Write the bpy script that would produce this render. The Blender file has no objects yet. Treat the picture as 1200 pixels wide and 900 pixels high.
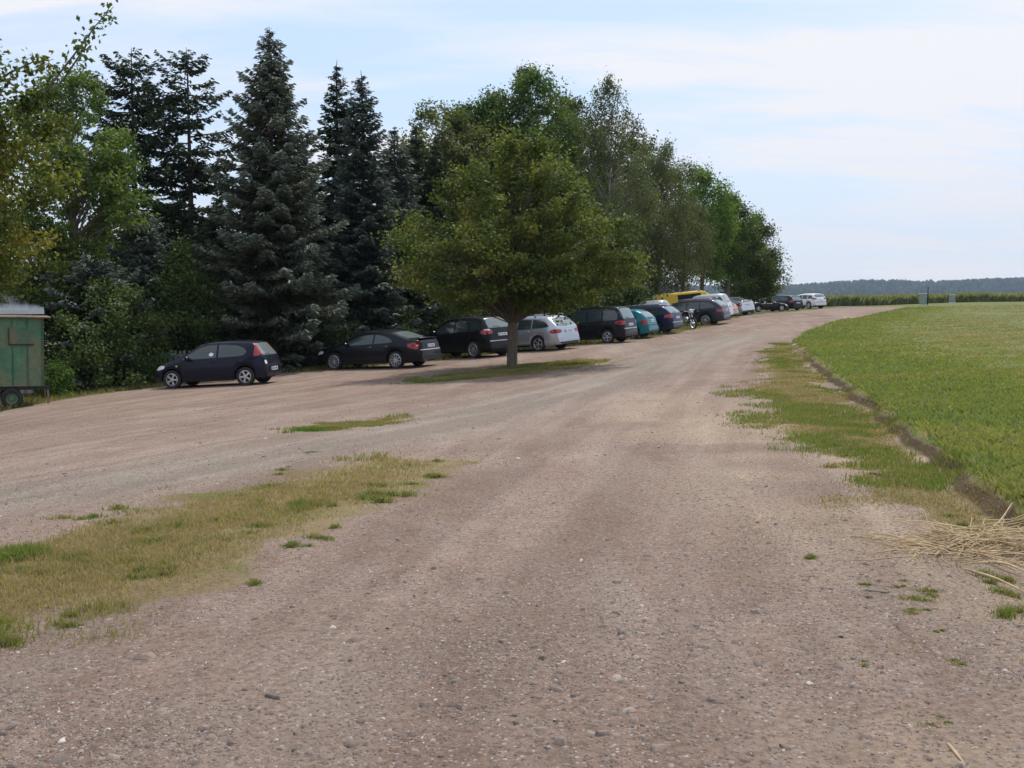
import bpy, math, random
import numpy as np
from mathutils import Vector, Matrix
from mathutils.bvhtree import BVHTree

rng = np.random.default_rng(7)
random.seed(7)
C = bpy.context.scene.collection
F = 1268.0
EYE = 1.65
PITCH = math.atan(98 / F)
cp, sp = math.cos(PITCH), math.sin(PITCH)

# ------------------------------------------------------------------ survey helpers (photo measurements -> metres)
def pt(px, py, D):
    X = (px - 600) / F * D
    Y = -(py - 450) / F * D
    return np.array([X, D * cp + Y * sp, EYE - D * sp + Y * cp])

# ------------------------------------------------------------------ materials
def mat(name):
    m = bpy.data.materials.new(name)
    m.use_nodes = True
    nt = m.node_tree
    b = nt.nodes['Principled BSDF']
    return m, nt, b

def N(nt, t, **kw):
    n = nt.nodes.new(t)
    for k, v in kw.items():
        if k.startswith('i_'):
            n.inputs[k[2:]].default_value = v
        else:
            setattr(n, k, v)
    return n

def ramp(nt, fac, stops):
    r = nt.nodes.new('ShaderNodeValToRGB')
    el = r.color_ramp.elements
    while len(el) < len(stops):
        el.new(0.5)
    for e, (p, c) in zip(el, stops):
        e.position = p
        e.color = (c[0], c[1], c[2], 1)
    nt.links.new(fac, r.inputs['Fac'])
    return r.outputs['Color']

def mixc(nt, fac, a, b, mode='MIX'):
    m = nt.nodes.new('ShaderNodeMix')
    m.data_type = 'RGBA'
    m.blend_type = mode
    for sock, v in ((m.inputs[0], fac), (m.inputs[6], a), (m.inputs[7], b)):
        if hasattr(v, 'node'):
            nt.links.new(v, sock)
        elif isinstance(v, (int, float)):
            sock.default_value = v
        else:
            sock.default_value = (v[0], v[1], v[2], 1)
    return m.outputs[2]

def math_(nt, op, a, b=None, c=None, clamp=False):
    m = nt.nodes.new('ShaderNodeMath')
    m.operation = op
    m.use_clamp = clamp
    for i, v in enumerate((a, b, c)):
        if v is None:
            continue
        if hasattr(v, 'node'):
            nt.links.new(v, m.inputs[i])
        else:
            m.inputs[i].default_value = v
    return m.outputs[0]

def noise(nt, vec, scale, detail=4, rough=0.55, dist=0.0):
    n = nt.nodes.new('ShaderNodeTexNoise')
    n.inputs['Scale'].default_value = scale
    n.inputs['Detail'].default_value = detail
    n.inputs['Roughness'].default_value = rough
    n.inputs['Distortion'].default_value = dist
    if vec is not None:
        nt.links.new(vec, n.inputs['Vector'])
    return n.outputs['Fac']

def attr(nt, name):
    a = nt.nodes.new('ShaderNodeAttribute')
    a.attribute_name = name
    return a.outputs['Fac']

def plain(name, col, rough=0.6, metal=0.0, coat=0.0, spec=0.5, var=0.0, vscale=6.0):
    m, nt, b = mat(name)
    b.inputs['Base Color'].default_value = (*col, 1)
    b.inputs['Roughness'].default_value = rough
    b.inputs['Metallic'].default_value = metal
    b.inputs['Coat Weight'].default_value = coat
    b.inputs['Coat Roughness'].default_value = 0.05
    b.inputs['Specular IOR Level'].default_value = spec
    tc = N(nt, 'ShaderNodeTexCoord')
    n = noise(nt, tc.outputs['Object'], vscale, 5)
    if var > 0:
        c0 = [c * (1 - var) for c in col]
        c1 = [min(1, c * (1 + var)) for c in col]
        nt.links.new(ramp(nt, n, [(0.3, c0), (0.7, c1)]), b.inputs['Base Color'])
    else:
        r = math_(nt, 'MULTIPLY_ADD', n, 0.08, rough)
        nt.links.new(r, b.inputs['Roughness'])
    return m

def leafmat(name, stops, trans=0.3, rough=0.6, gloss=0.25):
    m, nt, b = mat(name)
    t = attr(nt, 'tone')
    col = ramp(nt, t, stops)
    nt.links.new(col, b.inputs['Base Color'])
    b.inputs['Roughness'].default_value = rough
    b.inputs['Specular IOR Level'].default_value = gloss
    tr = N(nt, 'ShaderNodeBsdfTranslucent')
    nt.links.new(mixc(nt, 1.0, col, (1.35, 1.35, 0.7), 'MULTIPLY'), tr.inputs['Color'])
    mx = N(nt, 'ShaderNodeMixShader')
    mx.inputs[0].default_value = trans
    nt.links.new(b.outputs[0], mx.inputs[1])
    nt.links.new(tr.outputs[0], mx.inputs[2])
    out = [n for n in nt.nodes if n.type == 'OUTPUT_MATERIAL'][0]
    nt.links.new(mx.outputs[0], out.inputs['Surface'])
    return m

def barkmat(name, a, b_, scale=3.0):
    m, nt, b = mat(name)
    tc = N(nt, 'ShaderNodeTexCoord')
    mp = N(nt, 'ShaderNodeMapping')
    mp.inputs['Scale'].default_value = (6, 6, 1.2)
    nt.links.new(tc.outputs['Object'], mp.inputs['Vector'])
    n = noise(nt, mp.outputs[0], scale, 6, 0.65)
    nt.links.new(ramp(nt, n, [(0.3, a), (0.7, b_)]), b.inputs['Base Color'])
    b.inputs['Roughness'].default_value = 0.9
    bp = N(nt, 'ShaderNodeBump', i_Strength=0.6, i_Distance=0.03)
    nt.links.new(n, bp.inputs['Height'])
    nt.links.new(bp.outputs[0], b.inputs['Normal'])
    return m

# ------------------------------------------------------------------ mesh helpers
def npmesh(name, V, Fc, material=None, parent=None, tone=None, smooth=False, mats=None):
    """V (n,3); Fc (m,k) constant-size faces."""
    V = np.asarray(V, dtype=np.float32)
    Fc = np.asarray(Fc, dtype=np.int32)
    me = bpy.data.meshes.new(name)
    m, k = Fc.shape
    me.vertices.add(len(V)); me.vertices.foreach_set('co', V.ravel())
    me.loops.add(m * k); me.loops.foreach_set('vertex_index', Fc.ravel())
    me.polygons.add(m)
    me.polygons.foreach_set('loop_start', np.arange(0, m * k, k, dtype=np.int32))
    try:
        me.polygons.foreach_set('loop_total', np.full(m, k, dtype=np.int32))
    except Exception:
        pass
    me.update(calc_edges=True)
    if tone is not None:
        a = me.attributes.new('tone', 'FLOAT', 'FACE')
        a.data.foreach_set('value', np.asarray(tone, dtype=np.float32))
    if smooth:
        me.polygons.foreach_set('use_smooth', np.ones(m, dtype=bool))
    o = bpy.data.objects.new(name, me)
    C.objects.link(o)
    if material: me.materials.append(material)
    if parent: o.parent = parent
    return o

class MB:
    """collects polygons; build() links them as one mesh"""
    def __init__(s):
        s.v = []; s.f = []
    def add(s, vs, fs):
        b = len(s.v)
        s.v += [tuple(map(float, v)) for v in vs]
        s.f += [tuple(i + b for i in f) for f in fs]
        return s
    def box(s, c, d, rot=None, bev=0.0):
        x, y, z = [k / 2 for k in d]
        if bev > 0:
            b = bev
            vs = []
            for sz, ins in ((-z, b), (-z + b, 0), (z - b, 0), (z, b)):
                X, Y = x - ins, y - ins
                k = b if ins == 0 else b * 0.6
                vs += [(-X + k, -Y, sz), (X - k, -Y, sz), (X, -Y + k, sz), (X, Y - k, sz), (X - k, Y, sz), (-X + k, Y, sz), (-X, Y - k, sz), (-X, -Y + k, sz)]
            fs = [tuple(range(7, -1, -1)), tuple(range(24, 32))]
            for r in range(3):
                for i in range(8):
                    a, c2 = r * 8 + i, r * 8 + (i + 1) % 8
                    fs.append((a, c2, c2 + 8, a + 8))
        else:
            vs = [(i, j, k) for k in (-z, z) for j in (-y, y) for i in (-x, x)]
            fs = [(0, 2, 3, 1), (4, 5, 7, 6), (0, 1, 5, 4), (2, 6, 7, 3), (0, 4, 6, 2), (1, 3, 7, 5)]
        out = []
        for v in vs:
            v = Vector(v)
            if rot is not None: v = rot @ v
            out.append((v.x + c[0], v.y + c[1], v.z + c[2]))
        return s.add(out, fs)
    def tube(s, pts, rad, n=8, cap=True):
        pts = [Vector(p) for p in pts]
        if not hasattr(rad, '__len__'): rad = [rad] * len(pts)
        vs = []
        up = Vector((0.31, 0.17, 0.93)).normalized()
        for i, p in enumerate(pts):
            a = pts[max(0, i - 1)]; b = pts[min(len(pts) - 1, i + 1)]
            t = (b - a).normalized() if (b - a).length > 1e-9 else Vector((0, 0, 1))
            u = t.cross(up)
            if u.length < 0.05: u = t.cross(Vector((1, 0, 0)))
            u.normalize(); w = t.cross(u)
            for k in range(n):
                an = 2 * math.pi * k / n
                vs.append(p + (u * math.cos(an) + w * math.sin(an)) * rad[i])
        fs = []
        for i in range(len(pts) - 1):
            for k in range(n):
                fs.append((i * n + k, i * n + (k + 1) % n, (i + 1) * n + (k + 1) % n, (i + 1) * n + k))
        if cap:
            fs.append(tuple(range(n - 1, -1, -1)))
            fs.append(tuple(range((len(pts) - 1) * n, len(pts) * n)))
        return s.add(vs, fs)
    def lathe(s, prof, n=28, c=(0, 0, 0), axis='y'):
        """prof: list of (radius, offset along axis)"""
        vs = []
        for r, o in prof:
            for k in range(n):
                a = 2 * math.pi * k / n
                if axis == 'y': vs.append((c[0] + r * math.cos(a), c[1] + o, c[2] + r * math.sin(a)))
                else: vs.append((c[0] + r * math.cos(a), c[1] + r * math.sin(a), c[2] + o))
        fs = []
        for i in range(len(prof) - 1):
            for k in range(n):
                fs.append((i * n + k, i * n + (k + 1) % n, (i + 1) * n + (k + 1) % n, (i + 1) * n + k))
        return s.add(vs, fs)
    def build(s, name, material=None, parent=None, smooth=None):
        me = bpy.data.meshes.new(name)
        me.from_pydata(s.v, [], s.f)
        me.update()
        if smooth is not None:
            me.polygons.foreach_set('use_smooth', [True] * len(me.polygons))
            me.set_sharp_from_angle(angle=math.radians(smooth))
        o = bpy.data.objects.new(name, me)
        C.objects.link(o)
        if material: me.materials.append(material)
        if parent: o.parent = parent
        return o

def tag(o, label=None, cat=None, group=None, kind=None):
    if label: o['label'] = label
    if cat: o['category'] = cat
    if group: o['group'] = group
    if kind: o['kind'] = kind
    return o

def empty(name, loc, rz=0.0, label=None, cat=None, group=None):
    o = bpy.data.objects.new(name, None)
    C.objects.link(o)
    o.empty_display_size = 0.2
    o.location = tuple(float(v) for v in loc)
    o.rotation_euler = (0, 0, rz)
    return tag(o, label, cat, group)

# value noise on arrays
def vnoise(x, y, seed=0):
    x = np.asarray(x, float); y = np.asarray(y, float)
    xi = np.floor(x); yi = np.floor(y)
    fx = x - xi; fy = y - yi
    fx = fx * fx * (3 - 2 * fx); fy = fy * fy * (3 - 2 * fy)
    def h(a, b):
        t = np.sin(a * 127.1 + b * 311.7 + seed * 74.7) * 43758.5453
        return t - np.floor(t)
    return (h(xi, yi) * (1 - fx) + h(xi + 1, yi) * fx) * (1 - fy) + (h(xi, yi + 1) * (1 - fx) + h(xi + 1, yi + 1) * fx) * fy

def fbm(x, y, s, oct=3, seed=0):
    t = 0; a = 1; n = 0
    for k in range(oct):
        t = t + a * vnoise(x / s * 2 ** k, y / s * 2 ** k, seed + k * 13); n += a; a *= 0.5
    return t / n

def sstep(a, b, x):
    t = np.clip((x - a) / (b - a), 0, 1)
    return t * t * (3 - 2 * t)

# ------------------------------------------------------------------ terrain height
# surveyed points: (px, py, metres of depth) where something of known size stands
S = lambda s: F / s
ctrl = []
for px, py, s in [(288, 452, 36.8), (203, 455, 36.0), (464, 432, 31.8), (393, 435, 31.5), (555, 420, 29), (631, 412, 27.7),
                  (712, 402, 26), (742, 397, 24.3), (768, 392, 23), (827, 381.5, 20.5), (806, 384, 21), (855, 373, 18.5),
                  (870, 368, 15), (900, 366, 13), (947, 362, 11.4), (597, 432, 35), (15, 478, 41), (930, 364, 12.2),
                  (1082, 357.5, 11.7), (1116, 354.5, 10.8), (-120, 500, 40), (-330, 560, 40)]:
    p = pt(px, py, S(s)); ctrl.append((p[0], p[1], p[2] - EYE))
for x, y, z in [(0, 2, -1.65), (-4, 2, -1.68), (5, 2, -1.62), (0, 6, -1.66), (3.5, 6.5, -1.64), (-5, 6, -1.76), (0, 11, -1.78), (5, 11, -1.66),
                (-7, 11, -1.98), (0, 18, -1.98), (-8, 20, -2.35), (6.5, 20, -1.72), (14, 20, -1.66), (2, 28, -2.12), (9, 33, -1.74),
                (20, 33, -1.6), (11, 43, -1.62), (8, 50, -1.88), (28, 60, -1.25), (16, 54, -1.42), (22, 75, -1.18), (45, 90, -0.62), (70, 110, -0.2),
                (38, 108, -0.55), (-15, 60, -3.0), (0, 60, -2.5), (-35, 50, -3.6), (12, 80, -1.75), (20, 110, -1.0), (20, 130, -0.95), (48, 130, -0.55),
                (80, 150, -0.1), (-40, 110, -3.0), (12, 4, -1.4), (-12, 4, -2.0), (10, 11, -1.55), (30, 30, -1.4), (-25, 25, -3.1)]:
    ctrl.append((x, y, z))
ctrl = np.array(ctrl)
def warp(x, y):
    yy = np.maximum(y, 0.5) + 9.0
    return np.stack([np.clip(x / yy, -1.6, 1.6) * 1.4, np.log(yy)], -1)
def _U(r2): return 0.5 * r2 * np.log(r2 + 1e-9)
_cw = warp(ctrl[:, 0], ctrl[:, 1])
_n = len(_cw)
_K = _U(((_cw[:, None] - _cw[None]) ** 2).sum(-1)) + np.eye(_n) * 1.5e-3
_P = np.hstack([np.ones((_n, 1)), _cw])
_A = np.block([[_K, _P], [_P.T, np.zeros((3, 3))]])
_w = np.linalg.solve(_A, np.concatenate([ctrl[:, 2], np.zeros(3)]))
def base_h(x, y):
    x = np.asarray(x, float); y = np.asarray(y, float)
    sh = np.broadcast(x, y).shape
    w = warp(np.broadcast_to(x, sh).ravel(), np.broadcast_to(y, sh).ravel())
    out = np.empty(len(w))
    for i in range(0, len(w), 40000):
        q = w[i:i + 40000]
        d2 = ((q[:, None] - _cw[None]) ** 2).sum(-1)
        out[i:i + 40000] = _U(d2) @ _w[:_n] + _w[_n] + q @ _w[_n + 1:]
    out = out.reshape(sh)
    r = np.hypot(x, y)
    far = -1.2 - 5.0 * sstep(200, 800, r)
    t = sstep(140, 230, r)
    return EYE + np.clip(out, -4.2, 0.3) * (1 - t) + far * t

def seg_dist(x, y, P):
    """signed distance to a polyline (positive on its right-hand side walking along it), and arc parameter"""
    best = np.full(np.shape(x), 1e9); sign = np.ones(np.shape(x)); arc = np.zeros(np.shape(x)); acc = 0
    for (ax, ay), (bx, by) in zip(P[:-1], P[1:]):
        dx, dy = bx - ax, by - ay
        L2 = dx * dx + dy * dy
        t = np.clip(((x - ax) * dx + (y - ay) * dy) / L2, 0, 1)
        d = np.hypot(x - ax - t * dx, y - ay - t * dy)
        s = np.sign((x - ax) * dy - (y - ay) * dx)
        m = d < best
        best = np.where(m, d, best); sign = np.where(m, s, sign); arc = np.where(m, acc + t * math.sqrt(L2), arc)
        acc += math.sqrt(L2)
    return best * sign, arc

def hit0(px, py):
    """where the line of sight through a photo pixel meets the unbanked ground"""
    D = np.geomspace(2, 400, 500)
    P = np.array([pt(px, py, d) for d in D])
    h = base_h(P[:, 0], P[:, 1])
    i = np.argmax(P[:, 2] < h)
    if P[i, 2] >= h[i]: i = len(D) - 1
    if i > 0:
        a = P[i - 1, 2] - h[i - 1]; b = P[i, 2] - h[i]
        t = a / (a - b) if a != b else 0
        return (P[i - 1] + (P[i] - P[i - 1]) * t)[:2]
    return P[i][:2]
def poly(pts): return [tuple(hit0(*p)) for p in pts]

BANK = poly([(1290, 700), (1168, 600), (1105, 545), (1040, 494), (985, 452), (948, 420), (926, 400)])
BANK = [(BANK[0][0] + 1.5, -6), (BANK[0][0] + .6, 3)] + BANK
FIELD = BANK + poly([(942, 389), (985, 374.5), (1030, 366), (1055, 361.5), (1062, 360)]) + [(40, 128), (60, 190)]
def ground(x, y):
    x = np.asarray(x, float); y = np.asarray(y, float)
    h = base_h(x, y)
    d, arc = seg_dist(x, y, FIELD)
    wob = (fbm(x, y, 0.7, 2, 3) - .5) * 0.35
    fade = 1 - sstep(30, 46, y)
    h = h + (0.13 * sstep(-0.12, 0.10, d + wob) - 0.04 * np.exp(-((d + 0.25 + wob) / 0.25) ** 2)) * fade * (y > -3)
    near = 1 - sstep(25, 60, np.hypot(x, y))
    h = h + near * ((fbm(x, y, 1.7, 3, 1) - .5) * 0.05 + (fbm(x, y, 0.28, 2, 8) - .5) * 0.014)
    return h
def gz(x, y): return float(ground(np.array([x]), np.array([y]))[0])
# ------------------------------------------------------------------ ground regions (outlines measured on the photo, laid on the terrain)
def inside(x, y, P):
    c = np.zeros(np.shape(x), bool)
    j = len(P) - 1
    for i in range(len(P)):
        xi, yi = P[i]; xj, yj = P[j]
        with np.errstate(divide='ignore', invalid='ignore'):
            k = ((yi > y) != (yj > y)) & (x < (xj - xi) * (y - yi) / (yj - yi + 1e-12) + xi)
        c ^= k
        j = i
    return c
def mask(x, y, P, soft):
    d, _ = seg_dist(x, y, P + [P[0]])
    d = np.abs(d) * np.where(inside(x, y, P), 1, -1)
    return sstep(-soft, soft, d), d
LAWN = poly([(-60, 650), (0, 632), (120, 606), (250, 574), (380, 548), (460, 534), (520, 540), (530, 556), (480, 585), (420, 606), (350, 640),
             (290, 676), (200, 706), (120, 730), (40, 752), (-60, 780)])
LAWN = LAWN + [(LAWN[-1][0] - 3, 4.0), (-14, 5.0), (-16, 10)]
PATCH = poly([(350, 506), (420, 491.5), (478, 487), (488, 489.5), (440, 497), (385, 505)])
ISLE = poly([(455, 449), (520, 438), (600, 428), (680, 421), (716, 422), (690, 430), (600, 441), (520, 450)])
VERGE = poly([(926, 400), (948, 420), (985, 452), (1040, 494), (1105, 545), (1168, 600), (1200, 640), (1120, 620), (1050, 582), (985, 545), (920, 515), (895, 470), (888, 430), (905, 403)])
PARK = poly([(0, 482), (80, 466), (190, 453), (320, 438), (380, 434), (520, 422), (600, 412), (700, 403), (770, 393), (830, 383), (868, 371), (905, 366.5), (970, 361), (1050, 358.5)])
PARK = [(-60, 12), (-22, 22)] + PARK + [(60, 122), (150, 190)]
STRAW = hit0(1160, 640)

def layer_masks(x, y):
    jit = (fbm(x, y, 0.5, 3, 21) - .5) * 0.9 + (fbm(x, y, 2.2, 2, 5) - .5) * 1.0
    lawn, dl = mask(x, y, LAWN, .45); lawn = sstep(-.55, .55, dl + jit * 1.3)
    _, dp = mask(x, y, PATCH, .3); patch = sstep(-.5, .5, dp - .32 + jit * 1.1) * .8
    _, di = mask(x, y, ISLE, .3); isle = sstep(-.45, .45, di - .5 + jit * 1.9)
    _, dv = mask(x, y, VERGE, .3); verge = sstep(-.3, .4, dv + jit * .9)
    d, _ = seg_dist(x, y, FIELD)
    field = sstep(-.05, .12, d + (fbm(x, y, 0.7, 2, 3) - .5) * 0.35)
    dk, _ = seg_dist(x, y, PARK)
    park = sstep(-.4, .4, -dk + jit * 1.2)
    park = np.where(y < 10, 0, park)
    bank = np.exp(-((d + .03 + (fbm(x, y, 0.7, 2, 3) - .5) * 0.35) / .075) ** 2) * (y > 3) * (1 - sstep(30, 44, y))
    return dict(lawn=lawn, patch=patch, isle=isle, verge=verge, field=field, park=park, bank=bank, dfield=d, dlawn=dl)

def axis(a, b, step, lo, hi, g):
    v = list(np.arange(a, b, step))
    s = step; t = b
    while t < hi: v.append(t); s *= g; t += s
    v.append(hi)
    s = step; t = a - step; w = []
    while t > lo: w.append(t); s *= g; t -= s
    w.append(lo)
    return np.array(w[::-1] + v)
gx = axis(-7, 9.5, 0.065, -3800, 3800, 1.055)
gy = axis(2.5, 20, 0.065, -60, 4080, 1.032)
GX, GY = np.meshgrid(gx, gy)
H = ground(GX, GY)
nx, ny = len(gx), len(gy)
idx = np.arange(nx * ny).reshape(ny, nx)
Fq = np.stack([idx[:-1, :-1], idx[:-1, 1:], idx[1:, 1:], idx[1:, :-1]], -1).reshape(-1, 4)
M = layer_masks(GX, GY)

def ground_material():
    m, nt, b = mat('ground_gravel_and_turf')
    tc = N(nt, 'ShaderNodeTexCoord'); P = tc.outputs['Object']
    n_big = noise(nt, P, 0.35, 4, .6)
    n_mid = noise(nt, P, 2.3, 6, .65)
    n_fin = noise(nt, P, 28, 8, .75)
    n_grn = noise(nt, P, 95, 4, .8)
    # stretched along the drive: wheel tracks
    mp = N(nt, 'ShaderNodeMapping'); mp.inputs['Rotation'].default_value = (0, 0, math.radians(-8)); mp.inputs['Scale'].default_value = (1.0, .09, 1)
    nt.links.new(P, mp.inputs['Vector'])
    n_trk = noise(nt, mp.outputs[0], 1.6, 5, .6, .3)
    g = ramp(nt, n_mid, [(.25, (.215, .146, .110)), (.5, (.285, .202, .158)), (.78, (.355, .272, .218))])
    g = mixc(nt, ramp(nt, n_trk, [(.42, (0, 0, 0)), (.62, (1, 1, 1))]), g, (.32, .25, .20))
    g = mixc(nt, ramp(nt, n_big, [(.38, (0, 0, 0)), (.66, (.75, .75, .75))]), g, (.23, .155, .118))
    sand = mixc(nt, ramp(nt, n_mid, [(.3, (0, 0, 0)), (.7, (1, 1, 1))]), (.40, .305, .22), (.32, .24, .175))
    g = mixc(nt, attr(nt, 'sand'), g, sand)
    grey = mixc(nt, n_mid, (.235, .20, .165), (.33, .285, .235))
    g = mixc(nt, attr(nt, 'greyroad'), g, grey)
    g = mixc(nt, 1.0, g, ramp(nt, n_fin, [(.32, (.48, .46, .45)), (.48, (.92, .92, .92)), (.68, (1.32, 1.31, 1.30))]), 'MULTIPLY')
    vo = N(nt, 'ShaderNodeTexVoronoi'); vo.inputs['Scale'].default_value = 46; nt.links.new(P, vo.inputs['Vector'])
    sepv = N(nt, 'ShaderNodeSeparateColor'); nt.links.new(vo.outputs['Color'], sepv.inputs[0])
    peb = math_(nt, 'MULTIPLY', math_(nt, 'GREATER_THAN', sepv.outputs[0], .62), math_(nt, 'LESS_THAN', vo.outputs['Distance'], .40))
    pebc = ramp(nt, sepv.outputs[1], [(0, (.10, .082, .075)), (.45, (.24, .19, .17)), (.8, (.36, .30, .27)), (1, (.52, .47, .44))])
    g = mixc(nt, math_(nt, 'MULTIPLY', peb, .8), g, pebc)
    vo2 = N(nt, 'ShaderNodeTexVoronoi'); vo2.inputs['Scale'].default_value = 15; nt.links.new(P, vo2.inputs['Vector'])
    sep2 = N(nt, 'ShaderNodeSeparateColor'); nt.links.new(vo2.outputs['Color'], sep2.inputs[0])
    peb2 = math_(nt, 'MULTIPLY', math_(nt, 'GREATER_THAN', sep2.outputs[0], .80), math_(nt, 'LESS_THAN', vo2.outputs['Distance'], .26))
    g = mixc(nt, math_(nt, 'MULTIPLY', peb2, .75), g, ramp(nt, sep2.outputs[1], [(0, (.12, .10, .09)), (1, (.38, .33, .30))]))
    # turf soils
    dry = ramp(nt, n_fin, [(.3, (.15, .11, .06)), (.55, (.25, .19, .105)), (.75, (.35, .28, .17))])
    grn = ramp(nt, n_fin, [(.3, (.08, .10, .025)), (.55, (.14, .17, .04)), (.75, (.20, .23, .07))])
    turf = mixc(nt, ramp(nt, noise(nt, P, 1.3, 5, .6), [(.52, (0, 0, 0)), (.72, (.8, .8, .8))]), dry, grn)
    tm = ramp(nt, math_(nt, 'ADD', math_(nt, 'MULTIPLY', attr(nt, 'turf'), 1.0), math_(nt, 'MULTIPLY_ADD', n_fin, .9, -.45)), [(.38, (0, 0, 0)), (.6, (1, 1, 1))])
    c = mixc(nt, tm, g, turf)
    trk = attr(nt, 'track')
    c = mixc(nt, ramp(nt, trk, [(.55, (0, 0, 0)), (.85, (.7, .7, .7))]), c, mixc(nt, 1.0, c, (1.17, 1.17, 1.17), 'MULTIPLY'))
    c = mixc(nt, ramp(nt, trk, [(.15, (.75, .75, .75)), (.45, (0, 0, 0))]), c, mixc(nt, 1.0, c, (.86, .84, .83), 'MULTIPLY'))
    shade_turf = mixc(nt, n_fin, (.07, .085, .025), (.15, .14, .05))
    pm = ramp(nt, math_(nt, 'ADD', attr(nt, 'park'), math_(nt, 'MULTIPLY_ADD', n_fin, .7, -.35)), [(.4, (0, 0, 0)), (.6, (1, 1, 1))])
    c = mixc(nt, pm, c, shade_turf)
    f1 = noise(nt, P, .22, 4, .6); 
    mpr = N(nt, 'ShaderNodeMapping'); mpr.inputs['Rotation'].default_value = (0, 0, math.radians(52)); mpr.inputs['Scale'].default_value = (.06, 1.1, 1)
    nt.links.new(P, mpr.inputs['Vector'])
    f2 = noise(nt, mpr.outputs[0], .55, 4, .6, .2)
    fc = ramp(nt, math_(nt, 'ADD', math_(nt, 'MULTIPLY', f2, .55), math_(nt, 'MULTIPLY', f1, .45)),
              [(.3, (.085, .145, .028)), (.47, (.115, .17, .032)), (.58, (.15, .175, .045)), (.70, (.24, .20, .10))])
    fc = mixc(nt, 1.0, fc, ramp(nt, n_fin, [(.3, (.5, .55, .5)), (.7, (1.35, 1.3, 1.3))]), 'MULTIPLY')
    fc = mixc(nt, ramp(nt, math_(nt, 'MULTIPLY', n_mid, math_(nt, 'ADD', n_fin, .5)), [(.46, (0, 0, 0)), (.58, (.75, .75, .75))]), fc, (.25, .18, .11))
    fm = ramp(nt, attr(nt, 'field'), [(.4, (0, 0, 0)), (.6, (1, 1, 1))])
    c = mixc(nt, fm, c, fc)
    bank = mixc(nt, n_fin, (.03, .02, .01), (.125, .08, .04))
    c = mixc(nt, ramp(nt, attr(nt, 'bank'), [(.35, (0, 0, 0)), (.7, (.9, .9, .9))]), c, bank)
    nt.links.new(c, b.inputs['Base Color'])
    b.inputs['Roughness'].default_value = .95
    b.inputs['Specular IOR Level'].default_value = .15
    hgt = math_(nt, 'ADD', math_(nt, 'MULTIPLY', n_fin, .6), math_(nt, 'ADD', math_(nt, 'MULTIPLY', n_grn, .25), math_(nt, 'MULTIPLY', peb, .35)))
    hgt = math_(nt, 'ADD', hgt, math_(nt, 'MULTIPLY', peb2, .8))
    bp = N(nt, 'ShaderNodeBump', i_Strength=1.0, i_Distance=.03)
    nt.links.new(hgt, bp.inputs['Height']); nt.links.new(bp.outputs[0], b.inputs['Normal'])
    return m

go = npmesh('ground', np.stack([GX, GY, H], -1).reshape(-1, 3), Fq, ground_material(), smooth=True)
tag(go, kind='structure')
def vattr(o, name, v):
    a = o.data.attributes.new(name, 'FLOAT', 'POINT'); a.data.foreach_set('value', np.asarray(v, dtype=np.float32).ravel())
sand = sstep(.30, .6, fbm(GX, GY, 1.6, 3, 31)) * sstep(.3, 2.2, GX - .035 * GY) * (1 - sstep(16, 26, GY)) * 1.0
_dl = M['dlawn']
greyr = sstep(.3, 1.2, -_dl) * sstep(-.5, -2.0, GX + 5.5 - .0 * GY) 
_road, _ra = seg_dist(GX, GY, poly([(-100, 600), (150, 560), (400, 520), (620, 470), (760, 430), (860, 395)]))
greyr = np.exp(-(_road / (0.9 + .025 * GY)) ** 2) * .8
vattr(go, 'turf', np.clip(M['lawn'] * (.55 + .5 * fbm(GX, GY, .5, 3, 64)) + M['patch'] * .9 + M['isle'] * .9 + M['verge'] * (.45 + .75 * sstep(.3, .6, fbm(GX, GY, .9, 3, 65))) + .25 * sstep(.6, .75, fbm(GX, GY, .8, 3, 77)) * sstep(2.2, 3.5, GX) * (GY < 9), 0, 1))
r1, a1 = seg_dist(GX, GY, [(-.3, -5)] + poly([(600, 900), (672, 700), (748, 560), (812, 460), (862, 410), (930, 381), (1030, 362)]))
r2, a2 = seg_dist(GX, GY, poly([(-300, 640), (0, 575), (300, 520), (520, 480), (690, 440), (800, 410), (890, 385)]))
def bands(d, a, s): return .5 * fbm(d * 1.0, a * .03, .2, 3, s) + .5 * fbm(d, a * .10, .5, 3, s + 3)
wmix = sstep(-.5, 2.5, np.abs(r1) - np.abs(r2))
trk = bands(r1, a1, 300) * (1 - wmix) + bands(r2, a2, 310) * wmix
r3, _ = seg_dist(GX, GY, poly([(200, 585), (420, 525), (560, 492), (680, 464), (770, 438)]))
trk = np.clip((trk - .5) * 3.4 + .5 - .55 * np.exp(-(r3 / (.22 + .01 * GY)) ** 2) * (.4 + fbm(GX, GY, .6, 2, 303)) - .4 * np.exp(-((r1 - 1.0) / .18) ** 2) * sstep(.4, .6, fbm(GX, GY, 1.5, 2, 304)) + .35 * np.exp(-((np.abs(r1) - .75) / .2) ** 2), 0, 1)
vattr(go, 'track', trk)
vattr(go, 'park', M['park'])
vattr(go, 'field', M['field'])
vattr(go, 'bank', M['bank'])
vattr(go, 'sand', sand)
vattr(go, 'greyroad', greyr)

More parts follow.
